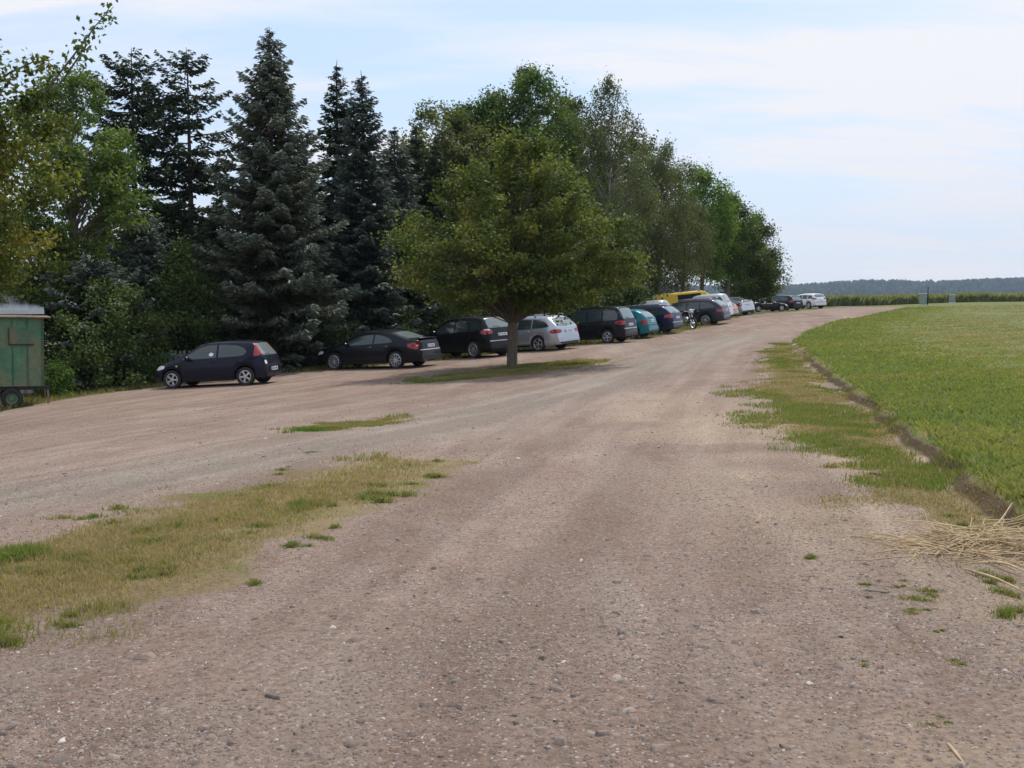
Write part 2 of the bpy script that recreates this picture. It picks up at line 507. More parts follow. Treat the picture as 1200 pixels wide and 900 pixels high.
# ------------------------------------------------------------------ grass blades (nobody could count them)
def blades(name, x, y, h, w, tone, material, lean=.35, broad=False):
    n = len(x)
    z = ground(x, y)
    a = rng.uniform(0, 2 * np.pi, n); l = rng.normal(0, lean, n) * h
    la = rng.uniform(0, 2 * np.pi, n)
    dx, dy = np.cos(a) * w / 2, np.sin(a) * w / 2
    ox, oy = np.cos(la) * l, np.sin(la) * l
    b0 = np.stack([x - dx, y - dy, z - .01], -1); b1 = np.stack([x + dx, y + dy, z - .01], -1)
    k = 1.25 if broad else .75
    m0 = np.stack([x - dx * k + ox * .35, y - dy * k + oy * .35, z + h * .55], -1); m1 = np.stack([x + dx * k + ox * .35, y + dy * k + oy * .35, z + h * .55], -1)
    t0 = np.stack([x - dx * .12 + ox, y - dy * .12 + oy, z + h * .97], -1); t1 = np.stack([x + dx * .12 + ox, y + dy * .12 + oy, z + h], -1)
    V = np.stack([b0, b1, m1, m0, t1, t0], 1).reshape(-1, 3)
    i = np.arange(n)[:, None] * 6
    Fc = np.concatenate([i + [0, 1, 2, 3], i + [3, 2, 4, 5]], 0)
    o = npmesh(name, V, Fc, material, tone=np.concatenate([tone, tone]))
    tag(o, kind='stuff')
    return o
grass_m = leafmat('grass_blades', [(0, (.37, .29, .175)), (.3, (.30, .235, .12)), (.5, (.21, .21, .075)), (.75, (.14, .20, .04)), (1, (.10, .20, .04))], .4)
field_m = leafmat('field_plants', [(0, (.34, .27, .15)), (.25, (.28, .265, .095)), (.6, (.205, .24, .065)), (1, (.14, .205, .07))], .4)

def scatter(n, x0, x1, y0, y1, pw=1.0):
    u = rng.random(n)
    y = (y0 ** (1 - pw) + u * (y1 ** (1 - pw) - y0 ** (1 - pw))) ** (1 / (1 - pw)) if pw != 1 else y0 * (y1 / y0) ** u
    x = rng.uniform(x0, x1, n)
    return x, y
# left lawn: straw coloured with greener tufts
x, y = scatter(420000, -9.5, .5, 4.5, 22, 1.0)
x = x * (0.4 + y / 22)
m_ = layer_masks(x, y)
dens = m_['lawn'] * sstep(.22, .6, fbm(x, y, .5, 3, 41) + .1)
green = sstep(.52, .66, fbm(x, y, .9, 3, 55))
dist_in = sstep(0, .8, m_['dlawn'])
dens *= (.12 + .55 * dist_in + .5 * green)
keep = rng.random(len(x)) < dens
x, y, green, din = x[keep], y[keep], green[keep], dist_in[keep]
tone = np.clip(green * .55 * (.4 + .6 * din) + .35 * (fbm(x, y, .35, 2, 88) - .4) + rng.normal(.18, .13, len(x)), 0, 1)
h = (.018 + .05 * green + rng.random(len(x)) * .03) * (.5 + .5 * din)
blades('grass', x, y, h, .0035 + .0006 * y, tone, grass_m, .6)
tag(bpy.data.objects['grass'], 'dry yellowish lawn strip with greener tufts between the two gravel tracks', kind='stuff')
# distinct green tufts
tx, ty, tt, th = [], [], [], []
tufts = [(178, 672, .16, .09), (193, 668, .10, .08), (450, 577, .20, .1), (455, 583, .12, .09), (500, 555, .16, .07), (185, 628, .2, .08), (380, 590, .14, .06), (345, 640, .08, .05), (75, 727, .09, .05),
         (295, 685, .05, .04), (0, 750, .1, .09), (110, 600, .22, .07), (50, 660, .3, .06), (100, 662, .16, .07), (330, 590, .25, .06), (375, 628, .1, .05), (350, 560, .25, .05), (270, 610, .2, .05),
         (950, 655, .05, .05), (1080, 700, .13, .05), (1075, 715, .08, .04), (1010, 685, .06, .03), (1100, 742, .04, .02), (1170, 675, .15, .12), (1165, 690, .12, .09), (1195, 725, .1, .12), (1130, 610, .18, .11),
         (1090, 700, .07, .04), (1060, 690, .06, .03), (1120, 780, .10, .02), (1095, 850, .08, .02), (1010, 780, .04, .015), (1190, 600, .2, .2), (1178, 630, .12, .15), (1110, 618, .15, .08), (1010, 530, .22, .1), (1000, 520, .2, .1), (975, 520, .15, .08)]
for px, py, r, hh in [(a + random.gauss(0, 90 * c_), b_ + random.gauss(0, 45 * c_), c_ * random.uniform(.25, .6) * (.8 if a > 980 else 1), d_ * random.uniform(.4, .9) * (.7 if a > 980 else 1)) for a, b_, c_, d_ in tufts for _ in range(3 if a > 980 else 5)]:
    c = hit0(px, py); n = int(50 + 900 * r)
    a = rng.uniform(0, 6.28, n); q = r * np.abs(rng.normal(0, .75, n))
    tx.append(c[0] + np.cos(a) * q * 1.4); ty.append(c[1] + np.sin(a) * q); th.append(hh * rng.uniform(.4, 1.1, n) * (1 - .4 * (q / (r * 1.2)))); tt.append(np.clip(rng.normal(rng.uniform(.42, .68), .17, n), 0, 1))
x, y = np.concatenate(tx), np.concatenate(ty)
g2 = blades('grass_tufts', x, y, np.concatenate(th), .0035 + .0005 * y, np.concatenate(tt), grass_m, .95)
tag(g2, 'bright green grass tufts dotted over the lawn and the gravel edges')
# verge, patch, island
def strip(n, P, hb, hr, tb, name, label, den=1.0, pw=1.0, sh=0.):
    A = np.array(P)
    x, y = scatter(n, 0, 1, A[:, 1].min() - .9, A[:, 1].max() + .9, pw); x = A[:, 0].min() - .9 + x * (A[:, 0].max() - A[:, 0].min() + 1.8)
    _, d = mask(x, y, P, .3)
    j = (fbm(x, y, 0.5, 3, 21) - .5) * 0.9 + (fbm(x, y, 2.2, 2, 5) - .5)
    dn = sstep(-.3, .5, d - sh + j * 1.5) * sstep(.22, .5, fbm(x, y, .6, 3, 91) + den * .10)
    k = rng.random(n) < dn
    x, y, d = x[k], y[k], d[k]
    g = sstep(.4, .6, fbm(x, y, 1.1, 3, 66))
    tone = np.clip(tb * (.45 + .6 * g) + .3 * (fbm(x, y, .3, 2, 99) - .5) + rng.normal(0, .17, len(x)), 0, 1)
    o = blades(name, x, y, (hb + hr * rng.random(len(x))) * (.5 + .7 * g), .004 + .0006 * y, tone, grass_m, .5)
    tag(o, label)
    return o
strip(480000, VERGE, .01, .045, .60, 'grass_verge', 'green and brown weedy grass verge below the field bank', 1.0)
strip(110000, PATCH, .012, .05, .85, 'grass_patch', 'small long grass patch in the middle of the left gravel track', 1, sh=.32)
strip(110000, ISLE, .02, .07, .6, 'grass_island', 'thin grass island around the foot of the parking lot tree', .6, sh=.5)
# loose weeds on the right
x, y = scatter(26000, 1.2, 6.5, 3.2, 9.5, 1.0)
dd, _ = seg_dist(x, y, BANK)
k = (rng.random(len(x)) < sstep(.56, .72, fbm(x, y, .45, 3, 123)) * sstep(-2.6, -.4, dd)) & (dd < 0)
x, y = x[k], y[k]
blades('weeds', x, y, .008 + .028 * rng.random(len(x)), .005, np.clip(rng.normal(.42, .22, len(x)), 0, 1), grass_m, .9)
tag(bpy.data.objects['weeds'], 'scattered low weeds on the sandy edge near the straw')
# field plants
n = 1100000
x, y = scatter(n, 0, 1, 2.2, 100, 1.1); x = 2.5 + x * (8 + y * .75)
d, _ = seg_dist(x, y, FIELD)
rowc = .5 + .5 * np.sin((x * .62 - y * .79) * 2 * np.pi / 1.1 * .5 + 2 * fbm(x, y, 6, 2, 9))
bare = sstep(.5, .75, fbm(x, y, 3.5, 3, 71)) * sstep(3, 7, d)
dn = sstep(.0, .2, d) * (.35 + .5 * sstep(.35, .6, fbm(x, y, .7, 3, 17))) * (1 - .9 * bare) * (1 - .6 * rowc * sstep(2, 5, d)) * np.where(y < 24, 1, .7)
k = rng.random(n) < dn
x, y, d = x[k], y[k], d[k]
lush = 1 - sstep(1.5, 5.0, d)
tone = np.clip(.42 + .30 * lush * sstep(.3, .6, fbm(x, y, 2.0, 3, 15)) + rng.normal(0, .16, len(x)) - .38 * sstep(.42, .62, fbm(x * .8 + y * .62, (x * .62 - y * .8) * .18, 1.6, 3, 71)) * sstep(3, 8, d), 0, 1)
blades('field_plants', x, y, (.028 + .04 * rng.random(len(x))) * (.55 + .8 * lush), .008 + .0011 * y, tone, field_m, .7, True)
tag(bpy.data.objects['field_plants'], 'low green crop seedlings and weeds covering the field right of the bank')
# grass under and behind the parked cars
x, y = scatter(150000, -26, 12, 24, 75, 1.2)
dk, _ = seg_dist(x, y, PARK)
k = (dk < .2) & (dk > -5) & (rng.random(len(x)) < sstep(.3, .5, fbm(x, y, .8, 3, 32) + .1))
x, y = x[k], y[k]
o = blades('parking_grass', x, y, .05 + .12 * rng.random(len(x)), .03, np.clip(rng.normal(.45, .17, len(x)), 0, 1), grass_m, .5)
tag(o, 'rough grass under and in front of the row of parked cars')

# tall crop beyond the bend
cx = rng.uniform(12, 150, 130000)
cyb = 124 + (cx - 30) * .42
cy = cyb + rng.uniform(0, 1, len(cx)) ** 1.4 * 16
cm = leafmat('tall_crop', [(0, (.30, .30, .18)), (.5, (.19, .215, .105)), (1, (.11, .14, .06))], .4)
hh = .75 + .5 * fbm(cx, cy, 4, 3, 4) + .35 * rng.random(len(cx))
o = blades('crop', cx, cy, hh, .16, np.clip(rng.normal(.40, .22, len(cx)) + .25 * (fbm(cx, cy, 2.5, 3, 44) - .5), 0, 1), cm, .4, True)
tag(o, 'band of tall pale green crop standing beyond the bend of the road')

# ------------------------------------------------------------------ loose stones
def pebbles(name, x, y, s, tone, material):
    n = len(x)
    z = ground(x, y)
    base = np.array([(-1, -1, -1), (1, -1, -1), (1, 1, -1), (-1, 1, -1), (-1, -1, 1), (1, -1, 1), (1, 1, 1), (-1, 1, 1)], float)
    top = np.where(base[:, 2:3] > 0, .62, 1.0)
    B = base[None] * np.concatenate([top, top, np.ones_like(top)], 1)[None]
    B = B + rng.normal(0, .24, (n, 8, 3))
    B *= np.stack([s * rng.uniform(.6, 1.5, n), s * rng.uniform(.5, 1.1, n), s * rng.uniform(.22, .5, n)], -1)[:, None, :] * .5
    a = rng.uniform(0, 6.28, n); ca, sa = np.cos(a)[:, None], np.sin(a)[:, None]
    X = B[..., 0] * ca - B[..., 1] * sa + x[:, None]; Y = B[..., 0] * sa + B[..., 1] * ca + y[:, None]
    Z = B[..., 2] + (z + s * .08)[:, None]
    V = np.stack([X, Y, Z], -1).reshape(-1, 3)
    i = np.arange(n)[:, None] * 8
    Fc = np.concatenate([i + f for f in ([4, 5, 6, 7], [0, 1, 5, 4], [1, 2, 6, 5], [2, 3, 7, 6], [3, 0, 4, 7])], 0)
    return tag(npmesh(name, V, Fc, material, tone=np.tile(tone, 5)), kind='stuff')
stone_m, nt, b = mat('stones')
t = attr(nt, 'tone'); tcs = N(nt, 'ShaderNodeTexCoord')
colr = ramp(nt, t, [(0, (.10, .078, .065)), (.35, (.19, .145, .12)), (.7, (.28, .22, .185)), (.95, (.34, .28, .24)), (1, (.5, .46, .42))])
nt.links.new(mixc(nt, 1.0, colr, ramp(nt, noise(nt, tcs.outputs['Object'], 60, 4), [(.3, (.75, .75, .75)), (.7, (1.2, 1.2, 1.2))]), 'MULTIPLY'), b.inputs['Base Color'])
b.inputs['Roughness'].default_value = .9
n = 60000
x, y = scatter(n, 0, 1, 3.0, 26, 1.3); x = -(.8 + .56 * y) + x * (1.6 + 1.15 * y)
m_ = layer_masks(x, y)
ok = (m_['lawn'] < .4) & (m_['field'] < .3) & (m_['verge'] < .5) & (rng.random(n) < .25 + .75 * sstep(.42, .65, fbm(x, y, 1.3, 3, 202)))
x, y = x[ok], y[ok]
s = .005 * np.exp(rng.exponential(.36, len(x))) + .0005 * y
s = np.minimum(s, .042)
nn = 90000
x9, y9 = scatter(nn, 0, 1, 3.0, 14, 1.2); x9 = -(.8 + .56 * y9) + x9 * (1.6 + 1.15 * y9)
m9 = layer_masks(x9, y9); k9 = (m9['lawn'] < .5) & (m9['field'] < .3) & (rng.random(nn) < .2 + .8 * sstep(.4, .6, fbm(x9, y9, .8, 3, 212)))
x = np.concatenate([x, x9[k9]]); y = np.concatenate([y, y9[k9]]); s = np.concatenate([s, rng.uniform(.006, .014, k9.sum())])
pebbles('gravel', x, y, s, np.clip(rng.normal(.45, .25, len(x)), 0, 1), stone_m)
tag(bpy.data.objects['gravel'], 'loose reddish grey gravel stones scattered over the track')
big = [(415, 750, .07), (168, 770, .07), (1065 - 230, 822, .05), (535, 800, .05), (320, 818, .045), (380, 817, .05), (515, 615, .045), (538, 832, .045), (655, 790, .035), (706, 863, .05), (305, 863, .05), (655, 873, .06),
       (70, 888, .06), (190, 835, .05), (865, 622, .03), (885, 720, .045), (730, 745, .05), (15, 850, .06), (240, 855, .05), (1000, 775, .03), (770, 880, .05), (935, 790, .04), (590, 755, .04), (480, 730, .04)]
for _ in range(170):
    yy_ = 560 + 340 * rng.random() ** .8; big.append((rng.uniform(20 if yy_ > 790 else 420, 1060), yy_, .018 + .030 * rng.random() ** 2))
P = np.array([hit0(a, c) for a, c, _ in big])
pebbles('loose_stones', P[:, 0], P[:, 1], np.array([c for *_, c in big]), rng.uniform(.15, .55, len(big)), stone_m)
tag(bpy.data.objects['loose_stones'], 'larger angular stones lying loose on the near gravel')

# ------------------------------------------------------------------ straw heap and sticks
straw_m = plain('dry_straw', (.46, .34, .19), .7, var=.3, vscale=9)
mb = MB()
sx, sy = STRAW
for i in range(330):
    if i < 190:
        px0 = sx + rng.uniform(-.5, .5); py0 = sy + rng.uniform(-.28, .22); z0 = gz(px0, py0) + rng.uniform(0, .05); L = rng.uniform(.25, .7); a = rng.normal(.1, .75)
    else:
        px0 = sx + rng.uniform(-.2, .55); py0 = sy + rng.uniform(-.15, .35); z0 = gz(px0, py0) + rng.uniform(0, .09); L = rng.uniform(.2, .5); a = rng.normal(.6, .6)
    if rng.random() < .5: a += math.pi
    p = [Vector((px0, py0, z0))]
    pitch = rng.normal(-.02, .10)
    for k in range(4):
        a += rng.normal(0, .28); pitch += rng.normal(0, .12)
        q = p[-1] + Vector((math.cos(a), math.sin(a) * .8, math.sin(pitch))) * L / 4
        gq = gz(q.x, q.y); q.z = min(max(q.z, gq + .004), gq + .13)
        p.append(q)
    mb.tube(p, [.0032, .0036, .0036, .003, .0015], 4)
for (a0, b0, hgt) in [((1095, 652), (1180, 618), .03), ((1110, 640), (1175, 622), .04), ((1150, 630), (1185, 608), .05), ((1130, 667), (1200, 690), .02), ((1160, 655), (1200, 668), .03)]:
    A0, B0 = hit0(*a0), hit0(*b0)
    p = []
    for k in range(6):
        q = A0 + (B0 - A0) * k / 5; p.append((q[0], q[1] + rng.normal(0, .008), gz(*q) + .015 + hgt * math.sin(k / 5 * 2.6)))
    mb.tube(p, [.006, .009, .009, .008, .007, .004], 5)
o = mb.build('straw', straw_m); tag(o, 'heap of pale dry straw stalks spilling over the end of the bank', kind='stuff')
stick_m = plain('grey_wood', (.30, .245, .19), .85, var=.3)
def stick(a0, b0, r, label, m=stick_m):
    A0, B0 = hit0(*a0), hit0(*b0)
    p = []
    for k in range(5):
        q = A0 + (B0 - A0) * k / 4; p.append((q[0], q[1] + rng.normal(0, .01), gz(*q) + r * .8))
    o = MB().tube(p, [r * .6, r, r, r * .9, r * .5], 6).build('stick', m, smooth=40)
    tag(o, label, 'stick')
stick((1014, 695), (1044, 698), .009, 'pale broken stick lying on bare sand left of the straw')
stick((1018, 556), (1042, 560), .012, 'dark curved twig on the gravel edge below the verge', plain('dark_wood', (.09, .07, .055), .9, var=.3))
stick((1110, 872), (1128, 893), .006, 'thin straw coloured stalk alone on the sand nearest the camera', straw_m)
# ------------------------------------------------------------------ vehicles
def paint(name, col, metal=.1, rough=.3):
    m, nt, b = mat(name)
    tc = N(nt, 'ShaderNodeTexCoord')
    n = noise(nt, tc.outputs['Object'], 2.5, 5, .6)
    sep = N(nt, 'ShaderNodeSeparateXYZ'); nt.links.new(tc.outputs['Object'], sep.inputs[0])
    low = math_(nt, 'MULTIPLY_ADD', sep.outputs['Z'], -1.6, .95, clamp=True)
    dust = math_(nt, 'MULTIPLY', math_(nt, 'ADD', math_(nt, 'MULTIPLY', low, .08), .004), n)
    nt.links.new(mixc(nt, dust, col, (.30, .23, .18)), b.inputs['Base Color'])
    b.inputs['Metallic'].default_value = metal
    b.inputs['Roughness'].default_value = rough
    b.inputs['Coat Weight'].default_value = .15
    b.inputs['Coat Roughness'].default_value = .05
    b.inputs['Specular IOR Level'].default_value = .2
    return m
P_BLACK = paint('paint_black', (.008, .009, .012)); P_NAVY = paint('paint_navy', (.010, .016, .05)); P_SILVER = paint('paint_silver', (.46, .49, .54), .6)
P_TEAL = paint('paint_teal', (.012, .16, .19)); P_GREY = paint('paint_dark_grey', (.045, .045, .058), .4); P_WHITE = paint('paint_white', (.72, .73, .75), 0, .35)
P_YELLOW = paint('paint_yellow', (.62, .40, .035), 0, .4); P_COPPER = paint('paint_copper', (.50, .27, .19), .4); P_LSILVER = paint('paint_light_silver', (.60, .62, .65), .5)
P_BLUEBLACK = paint('paint_blue_black', (.007, .009, .022))
GLASS = plain('car_glass', (.034, .048, .047), .04, spec=.8); RGLASS = plain('rear_glass_painted_sky', (.17, .20, .195), .05, spec=1.0)  # rear glass base lifted: reflected sky is put into its colour
TRIM = plain('black_trim', (.015, .015, .016), .5); RUBBER = plain('tyre_rubber', (.028, .026, .025), .85, var=.3); ALLOY = plain('alloy', (.55, .56, .58), .32, metal=.75)
RED = plain('red_lens', (.32, .008, .012), .15, coat=.6); CLEAR = plain('clear_lens', (.70, .70, .70), .12, coat=.5); PLATE = plain('number_plate', (.78, .78, .76), .4)
CHROME = plain('chrome', (.75, .75, .76), .12, metal=1.0); UNDER = plain('underbody', (.012, .012, .012), .9); SEAM = plain('door_gap', (.006, .006, .007), .6); INK = plain('plate_ink', (.03, .03, .04), .5)

def interp(P, x):
    P = sorted(P); return np.interp(x, [p[0] for p in P], [p[1] for p in P])

class Car:
    def __init__(s, name, d, paintm, label, cat='car', group=None):
        s.d = d; L, W = d['L'], d['W']; s.L, s.W = L, W
        s.root = empty(name, (0, 0, 0), 0, label, cat, group)
        s.paint = paintm
        r = d['r']; s.axles = (-d['wb'] / 2 + d.get('off', 0), d['wb'] / 2 + d.get('off', 0))
        R = r + .055
        xs = list(np.linspace(-L / 2, L / 2, 64)) + [p[0] for p in d['top']]
        for e in (-1, 1): xs += [e * (L / 2 - k) for k in (.01, .03, .06, .1, .15, .2, .27)]
        for a in s.axles:
            xs += list(a + R * np.cos(np.linspace(0, math.pi, 15))) + [a - R - .004, a + R + .004]
        xs = np.array(sorted(xs)); keep = [xs[0]]
        for x in xs[1:]:
            if x - keep[-1] > .0035: keep.append(x)
        keep[-1] = L / 2; xs = np.array(keep); s.xs = xs
        top = interp(d['top'], xs)
        fine = np.linspace(-L / 2, L / 2, 900); tf = interp(d['top'], fine)
        k = np.hanning(d.get('soft', 31)); k /= k.sum(); pad = len(k) // 2
        tf2 = np.convolve(np.pad(tf, pad, mode='edge'), k, mode='valid')
        top = np.interp(xs, fine, tf2)
        belt = np.minimum(interp(d['belt'], xs), top - .03)
        sill = np.full(len(xs), d.get('sill', .20))
        endk = np.clip((np.abs(xs) - (L / 2 - .5)) / .5, 0, 1)
        sill = sill + .07 * endk
        for a in s.axles:
            dx = np.abs(xs - a); m = dx <= R
            sill = np.where(m, np.maximum(sill, r + np.sqrt(np.maximum(R * R - dx * dx, 0))), sill)
        sill = np.minimum(sill, belt - .05)
        half = W / 2 * (1 - d.get('taper', .20) * np.clip((np.abs(xs) - (L / 2 - .75)) / .75, 0, 1) ** 2.6)
        g = np.clip(top - belt, 0, .7)
        wr = half - .085 - d.get('tumble', .30) * g
        V = []; nr = 12
        for i, x in enumerate(xs):
            w, zs, zb, zt = half[i], sill[i], belt[i], top[i]
            e = W / 2 * 1.0
            rows = [(w * .93, zs), (w * .985, min(zs + .10, zb)), (w, zs + .5 * (zb - zs)), (w * .992, zb - .10 * min(1, (zb - zs) / .3)), (w * .965, zb)]
            hgt = zt - zb
            for t in (.3, .6, .86): rows.append((w * .965 + (wr[i] - w * .965) * t ** 1.15, zb + hgt * t))
            rows += [(wr[i] - .015 - .03 * g[i], zb + hgt * .955), (wr[i] - .06 - .07 * g[i], zt - .004), (wr[i] * .55, zt + .012), (0, zt + .018)]
            V.append(rows)
        s.rows = V
        vs, fs = [], []
        n = len(xs)
        for i, x in enumerate(xs):
            for (y, z) in V[i]: vs.append((x, -y, z))
            for (y, z) in V[i][-2::-1]: vs.append((x, y, z))
        m = 2 * nr - 1
        for i in range(n - 1):
            for j in range(m - 1):
                fs.append((i * m + j, (i + 1) * m + j, (i + 1) * m + j + 1, i * m + j + 1))
        fs.append(tuple(range(m))); fs.append(tuple((n - 1) * m + j for j in range(m - 1, -1, -1)))
        b = MB().add(vs, fs); s.body = b.build('body', paintm, s.root, smooth=32)
        s.bvh = BVHTree.FromPolygons([Vector(v) for v in vs], fs)
        # underbody
        u = MB(); x0, x1 = s.axles
        u.box((0, 0, .38), (L * .90, W * .60, .34)); u.box(((x0 + x1) / 2, 0, .42), (x1 - x0 - 2 * R - .03, W * .90, .38))
        u.box((-L / 2 + (x0 - R + L / 2) / 2 + .03, 0, .45), (max(.1, x0 - R + L / 2 - .16), W * .74, .26))
        u.build('underbody', UNDER, s.root)
        for a in (x0, x1):
            for sd in (-1, 1): s.wheel(a, sd, r, d.get('spokes', 5), d.get('rimk', .66))
    def wheel(s, x, sd, r, spokes, rk):
        w = .19 if r < .31 else .215
        e = bpy.data.objects.new('wheel', None); C.objects.link(e); e.parent = s.root
        e.location = (x, sd * (s.W / 2 - w / 2 - .025), r); e.rotation_euler = (0, random.uniform(0, 6.28), 0 if sd < 0 else math.pi)
        rr = r * rk
        t = MB().lathe([(rr, -w / 2 + .015), (rr + .02, -w / 2), (r - .025, -w / 2), (r, -w / 2 + .03), (r, w / 2 - .03), (r - .025, w / 2), (rr, w / 2 - .02)], 30).build('tyre', RUBBER, e, smooth=40)
        q = MB(); o = -w / 2
        q.lathe([(rr + .005, o + .012), (rr - .012, o + .004), (rr - .028, o + .03), (rr - .035, w / 2 - .03)], 30)
        q.lathe([(0, o + .012), (.035, o + .012), (.06, o + .022), (.06, o + .06)], 16)
        for k in range(spokes):
            a = 2 * math.pi * k / spokes
            for da in ((-.16, .16) if spokes <= 6 else (0,)):
                A = Vector((math.cos(a + da) * .04, 0, math.sin(a + da) * .04)); B = Vector((math.cos(a + da * .8) * (rr - .015), 0, math.sin(a + da * .8) * (rr - .015)))
                rot = Matrix.Rotation(-math.atan2((B - A).z, (B - A).x), 3, 'Y')
                mid = (A + B) / 2
                q.box((mid.x, o + .028, mid.z), ((B - A).length, .022, .03 if spokes <= 6 else .034), rot)
        q.build('rim', ALLOY if s.d.get('alloy', 1) else s.d['rimmat'], e, smooth=40)
        bk = MB().lathe([(0, o + .07), (rr - .03, o + .075)], 20); bk.build('brake_disc', UNDER, e)
    def hit(s, o, dr):
        h = s.bvh.ray_cast(Vector(o), Vector(dr).normalized())
        return h
    def patch(s, name, cols, mode, matl, parent=None, off=.005, nx=6, nz=5, side=-1, build=True, mb=None):
        """outline given as columns (a, low, high) in side, rear, front or corner view, laid on the body"""
        cols = [tuple(c) for c in cols]
        if cols[0][0] > cols[-1][0]: cols = cols[::-1]
        aa = [c[0] for c in cols]; A = []
        for i in range(len(cols) - 1):
            k = max(1, int(nx * (aa[i + 1] - aa[i]) / max(1e-6, aa[-1] - aa[0]) * 2 + .5))
            A += list(np.linspace(aa[i], aa[i + 1], k, endpoint=False))
        A.append(aa[-1])
        lo = np.interp(A, aa, [c[1] for c in cols]); hi = np.interp(A, aa, [c[2] for c in cols])
        vs, ok = [], []
        for i, a in enumerate(A):
            for j in range(nz + 1):
                z = lo[i] + (hi[i] - lo[i]) * j / nz
                if mode == 'side': o, dr = (a, side * 3, z), (0, -side, 0)
                elif mode == 'rear': o, dr = (-8, a, z), (1, 0, 0)
                elif mode == 'front': o, dr = (8, a, z), (-1, 0, 0)
                elif mode == 'top': o, dr = (a, z, 5), (0, 0, -1)
                elif mode == 'windscreen': o, dr = (8, a, z + 8 * .55), (-1, 0, -.55)
                elif mode == 'corner':      # seen from 45 degrees behind; a measured from the corner, + towards the flank
                    q = math.radians(45); tx, ty = math.sin(q), side * -math.cos(q) * -1
                    cx, cy = -s.L / 2 + .0, side * s.W / 2
                    px_, py_ = cx + a * math.cos(q), cy + side * a * math.sin(q)
                    o = (px_ - 2 * .7071, py_ + side * 2 * .7071, z); dr = (.7071, -side * .7071, 0)
                elif mode == 'fcorner':
                    cx, cy = s.L / 2, side * s.W / 2
                    o = (cx - a * .7071 + 1.414, cy + side * a * .7071 + side * 1.414, z); dr = (-.7071, -side * .7071, 0)
                h = s.hit(o, dr)
                if h[0] is None: vs.append((0, 0, 0)); ok.append(False)
                else:
                    nrm = h[1] if h[1].dot(Vector(dr)) < 0 else -h[1]
                    vs.append(tuple(h[0] + nrm * off)); ok.append(True)
        n = nz + 1; fs = []
        for i in range(len(A) - 1):
            for j in range(nz):
                f = (i * n + j, (i + 1) * n + j, (i + 1) * n + j + 1, i * n + j + 1)
                if all(ok[k] for k in f):
                    pts = [Vector(vs[k]) for k in f]
                    if max((pts[k] - pts[(k + 1) % 4]).length for k in range(4)) < .5: fs.append(f)
        used = sorted({k for f in fs for k in f}); mp = {k: i for i, k in enumerate(used)}
        if not fs: return None
        tgt = mb or MB()
        tgt.add([vs[k] for k in used], [tuple(mp[k] for k in f) for f in fs])
        if mb is not None: return mb
        return tgt.build(name, matl, parent or s.root, smooth=40)
    def dress(s):
        d = s.d
        for sd in (-1, 1):
            for w in d['win']: s.patch('side_window', w, 'side', GLASS, side=sd)
            for w in d.get('doors', []):
                mb = MB()
                x0, x1, z0, z1 = w
                for c in ([(x0, z0, z1), (x0 + .014, z0, z1)], [(x1 - .014, z0, z1), (x1, z0, z1)], [(x0, z0, z0 + .014), (x1, z0, z0 + .014)]):
                    s.patch('', c, 'side', None, off=.003, side=sd, mb=mb, nz=10)
                door = mb.build('seam_marking', SEAM, s.root) if mb.f else None
                hx = x0 + .16
                zb = z1 - .085
                h = s.hit((hx, sd * 3, zb), (0, -sd, 0))
                if h[0] is not None:
                    MB().box((hx, h[0].y + sd * .018, zb), (.17, .03, .028), bev=.008).build('door_handle', d.get('handle', s.paint), s.root, smooth=40)
            if 'tail' in d:
                s.patch('tail_light', d['tail'], 'corner', RED, side=sd, off=.008)
            if 'tail_clear' in d:
                s.patch('reversing_light', d['tail_clear'], 'corner', CLEAR, side=sd, off=.012)
            if 'head' in d: s.patch('headlight', d['head'], 'fcorner', CLEAR, side=sd, off=.008)
            if 'mir' in d:
                mx, mz = d['mir']; h = s.hit((mx, sd * 3, mz), (0, -sd, 0)); yy = (h[0].y if h[0] is not None else sd * s.W / 2)
                MB().box((mx, yy + sd * .11, mz + .03), (.11, .19, .13), bev=.03).box((mx + .02, yy + sd * .015, mz - .02), (.06, .08, .04)).build('wing_mirror', d.get('mirm', s.paint), s.root, smooth=40)
            if 'rails' in d:
                x0, x1, yr, zr = d['rails']
                MB().tube([(x0, sd * yr, zr - .05), (x0 + .12, sd * yr, zr), ((x0 + x1) / 2, sd * yr, zr + .012), (x1 - .12, sd * yr, zr - .005), (x1, sd * yr, zr - .06)], .016, 8).build('roof_rail', d.get('railm', ALLOY), s.root, smooth=50)
            s.patch('sill_trim', [(s.axles[0] + d['r'] + .09, d.get('sill', .2) + .015, d.get('sill', .2) + .10), (s.axles[1] - d['r'] - .09, d.get('sill', .2) + .015, d.get('sill', .2) + .10)], 'side', TRIM, side=sd, nz=2)
        if 'rearwin' in d: s.patch('rear_window', d['rearwin'], 'rear', RGLASS, nx=10, nz=8)
        if 'wind' in d: s.patch('windscreen', d['wind'], 'windscreen', GLASS, nx=10, nz=8)
        if 'plate' in d:
            z = d['plate']; h = s.hit((-8, 0, z), (1, 0, 0)); n = h[1] if h[1].x < 0 else -h[1]
            ang = math.atan2(n.z, -n.x); rot = Matrix.Rotation(ang, 3, 'Y')
            c = h[0] + n * .014
            pl = MB().box(c, (.012, .52, .112), rot).build('number_plate', PLATE, s.root)
            k = MB()
            for i, yy in enumerate((.17, .12, .03, -.02, -.09, -.14, -.19)):
                k.box(c + n * .008 + Vector((0, yy, 0)), (.002, .03, .07), rot)
            k.build('lettering', INK, pl)
            MB().box(c + n * .0078 + Vector((0, .237, 0)), (.002, .035, .108), rot).build('plate_band', plain('plate_blue', (.02, .05, .35), .4), pl)
        zb = d.get('bump', .46)
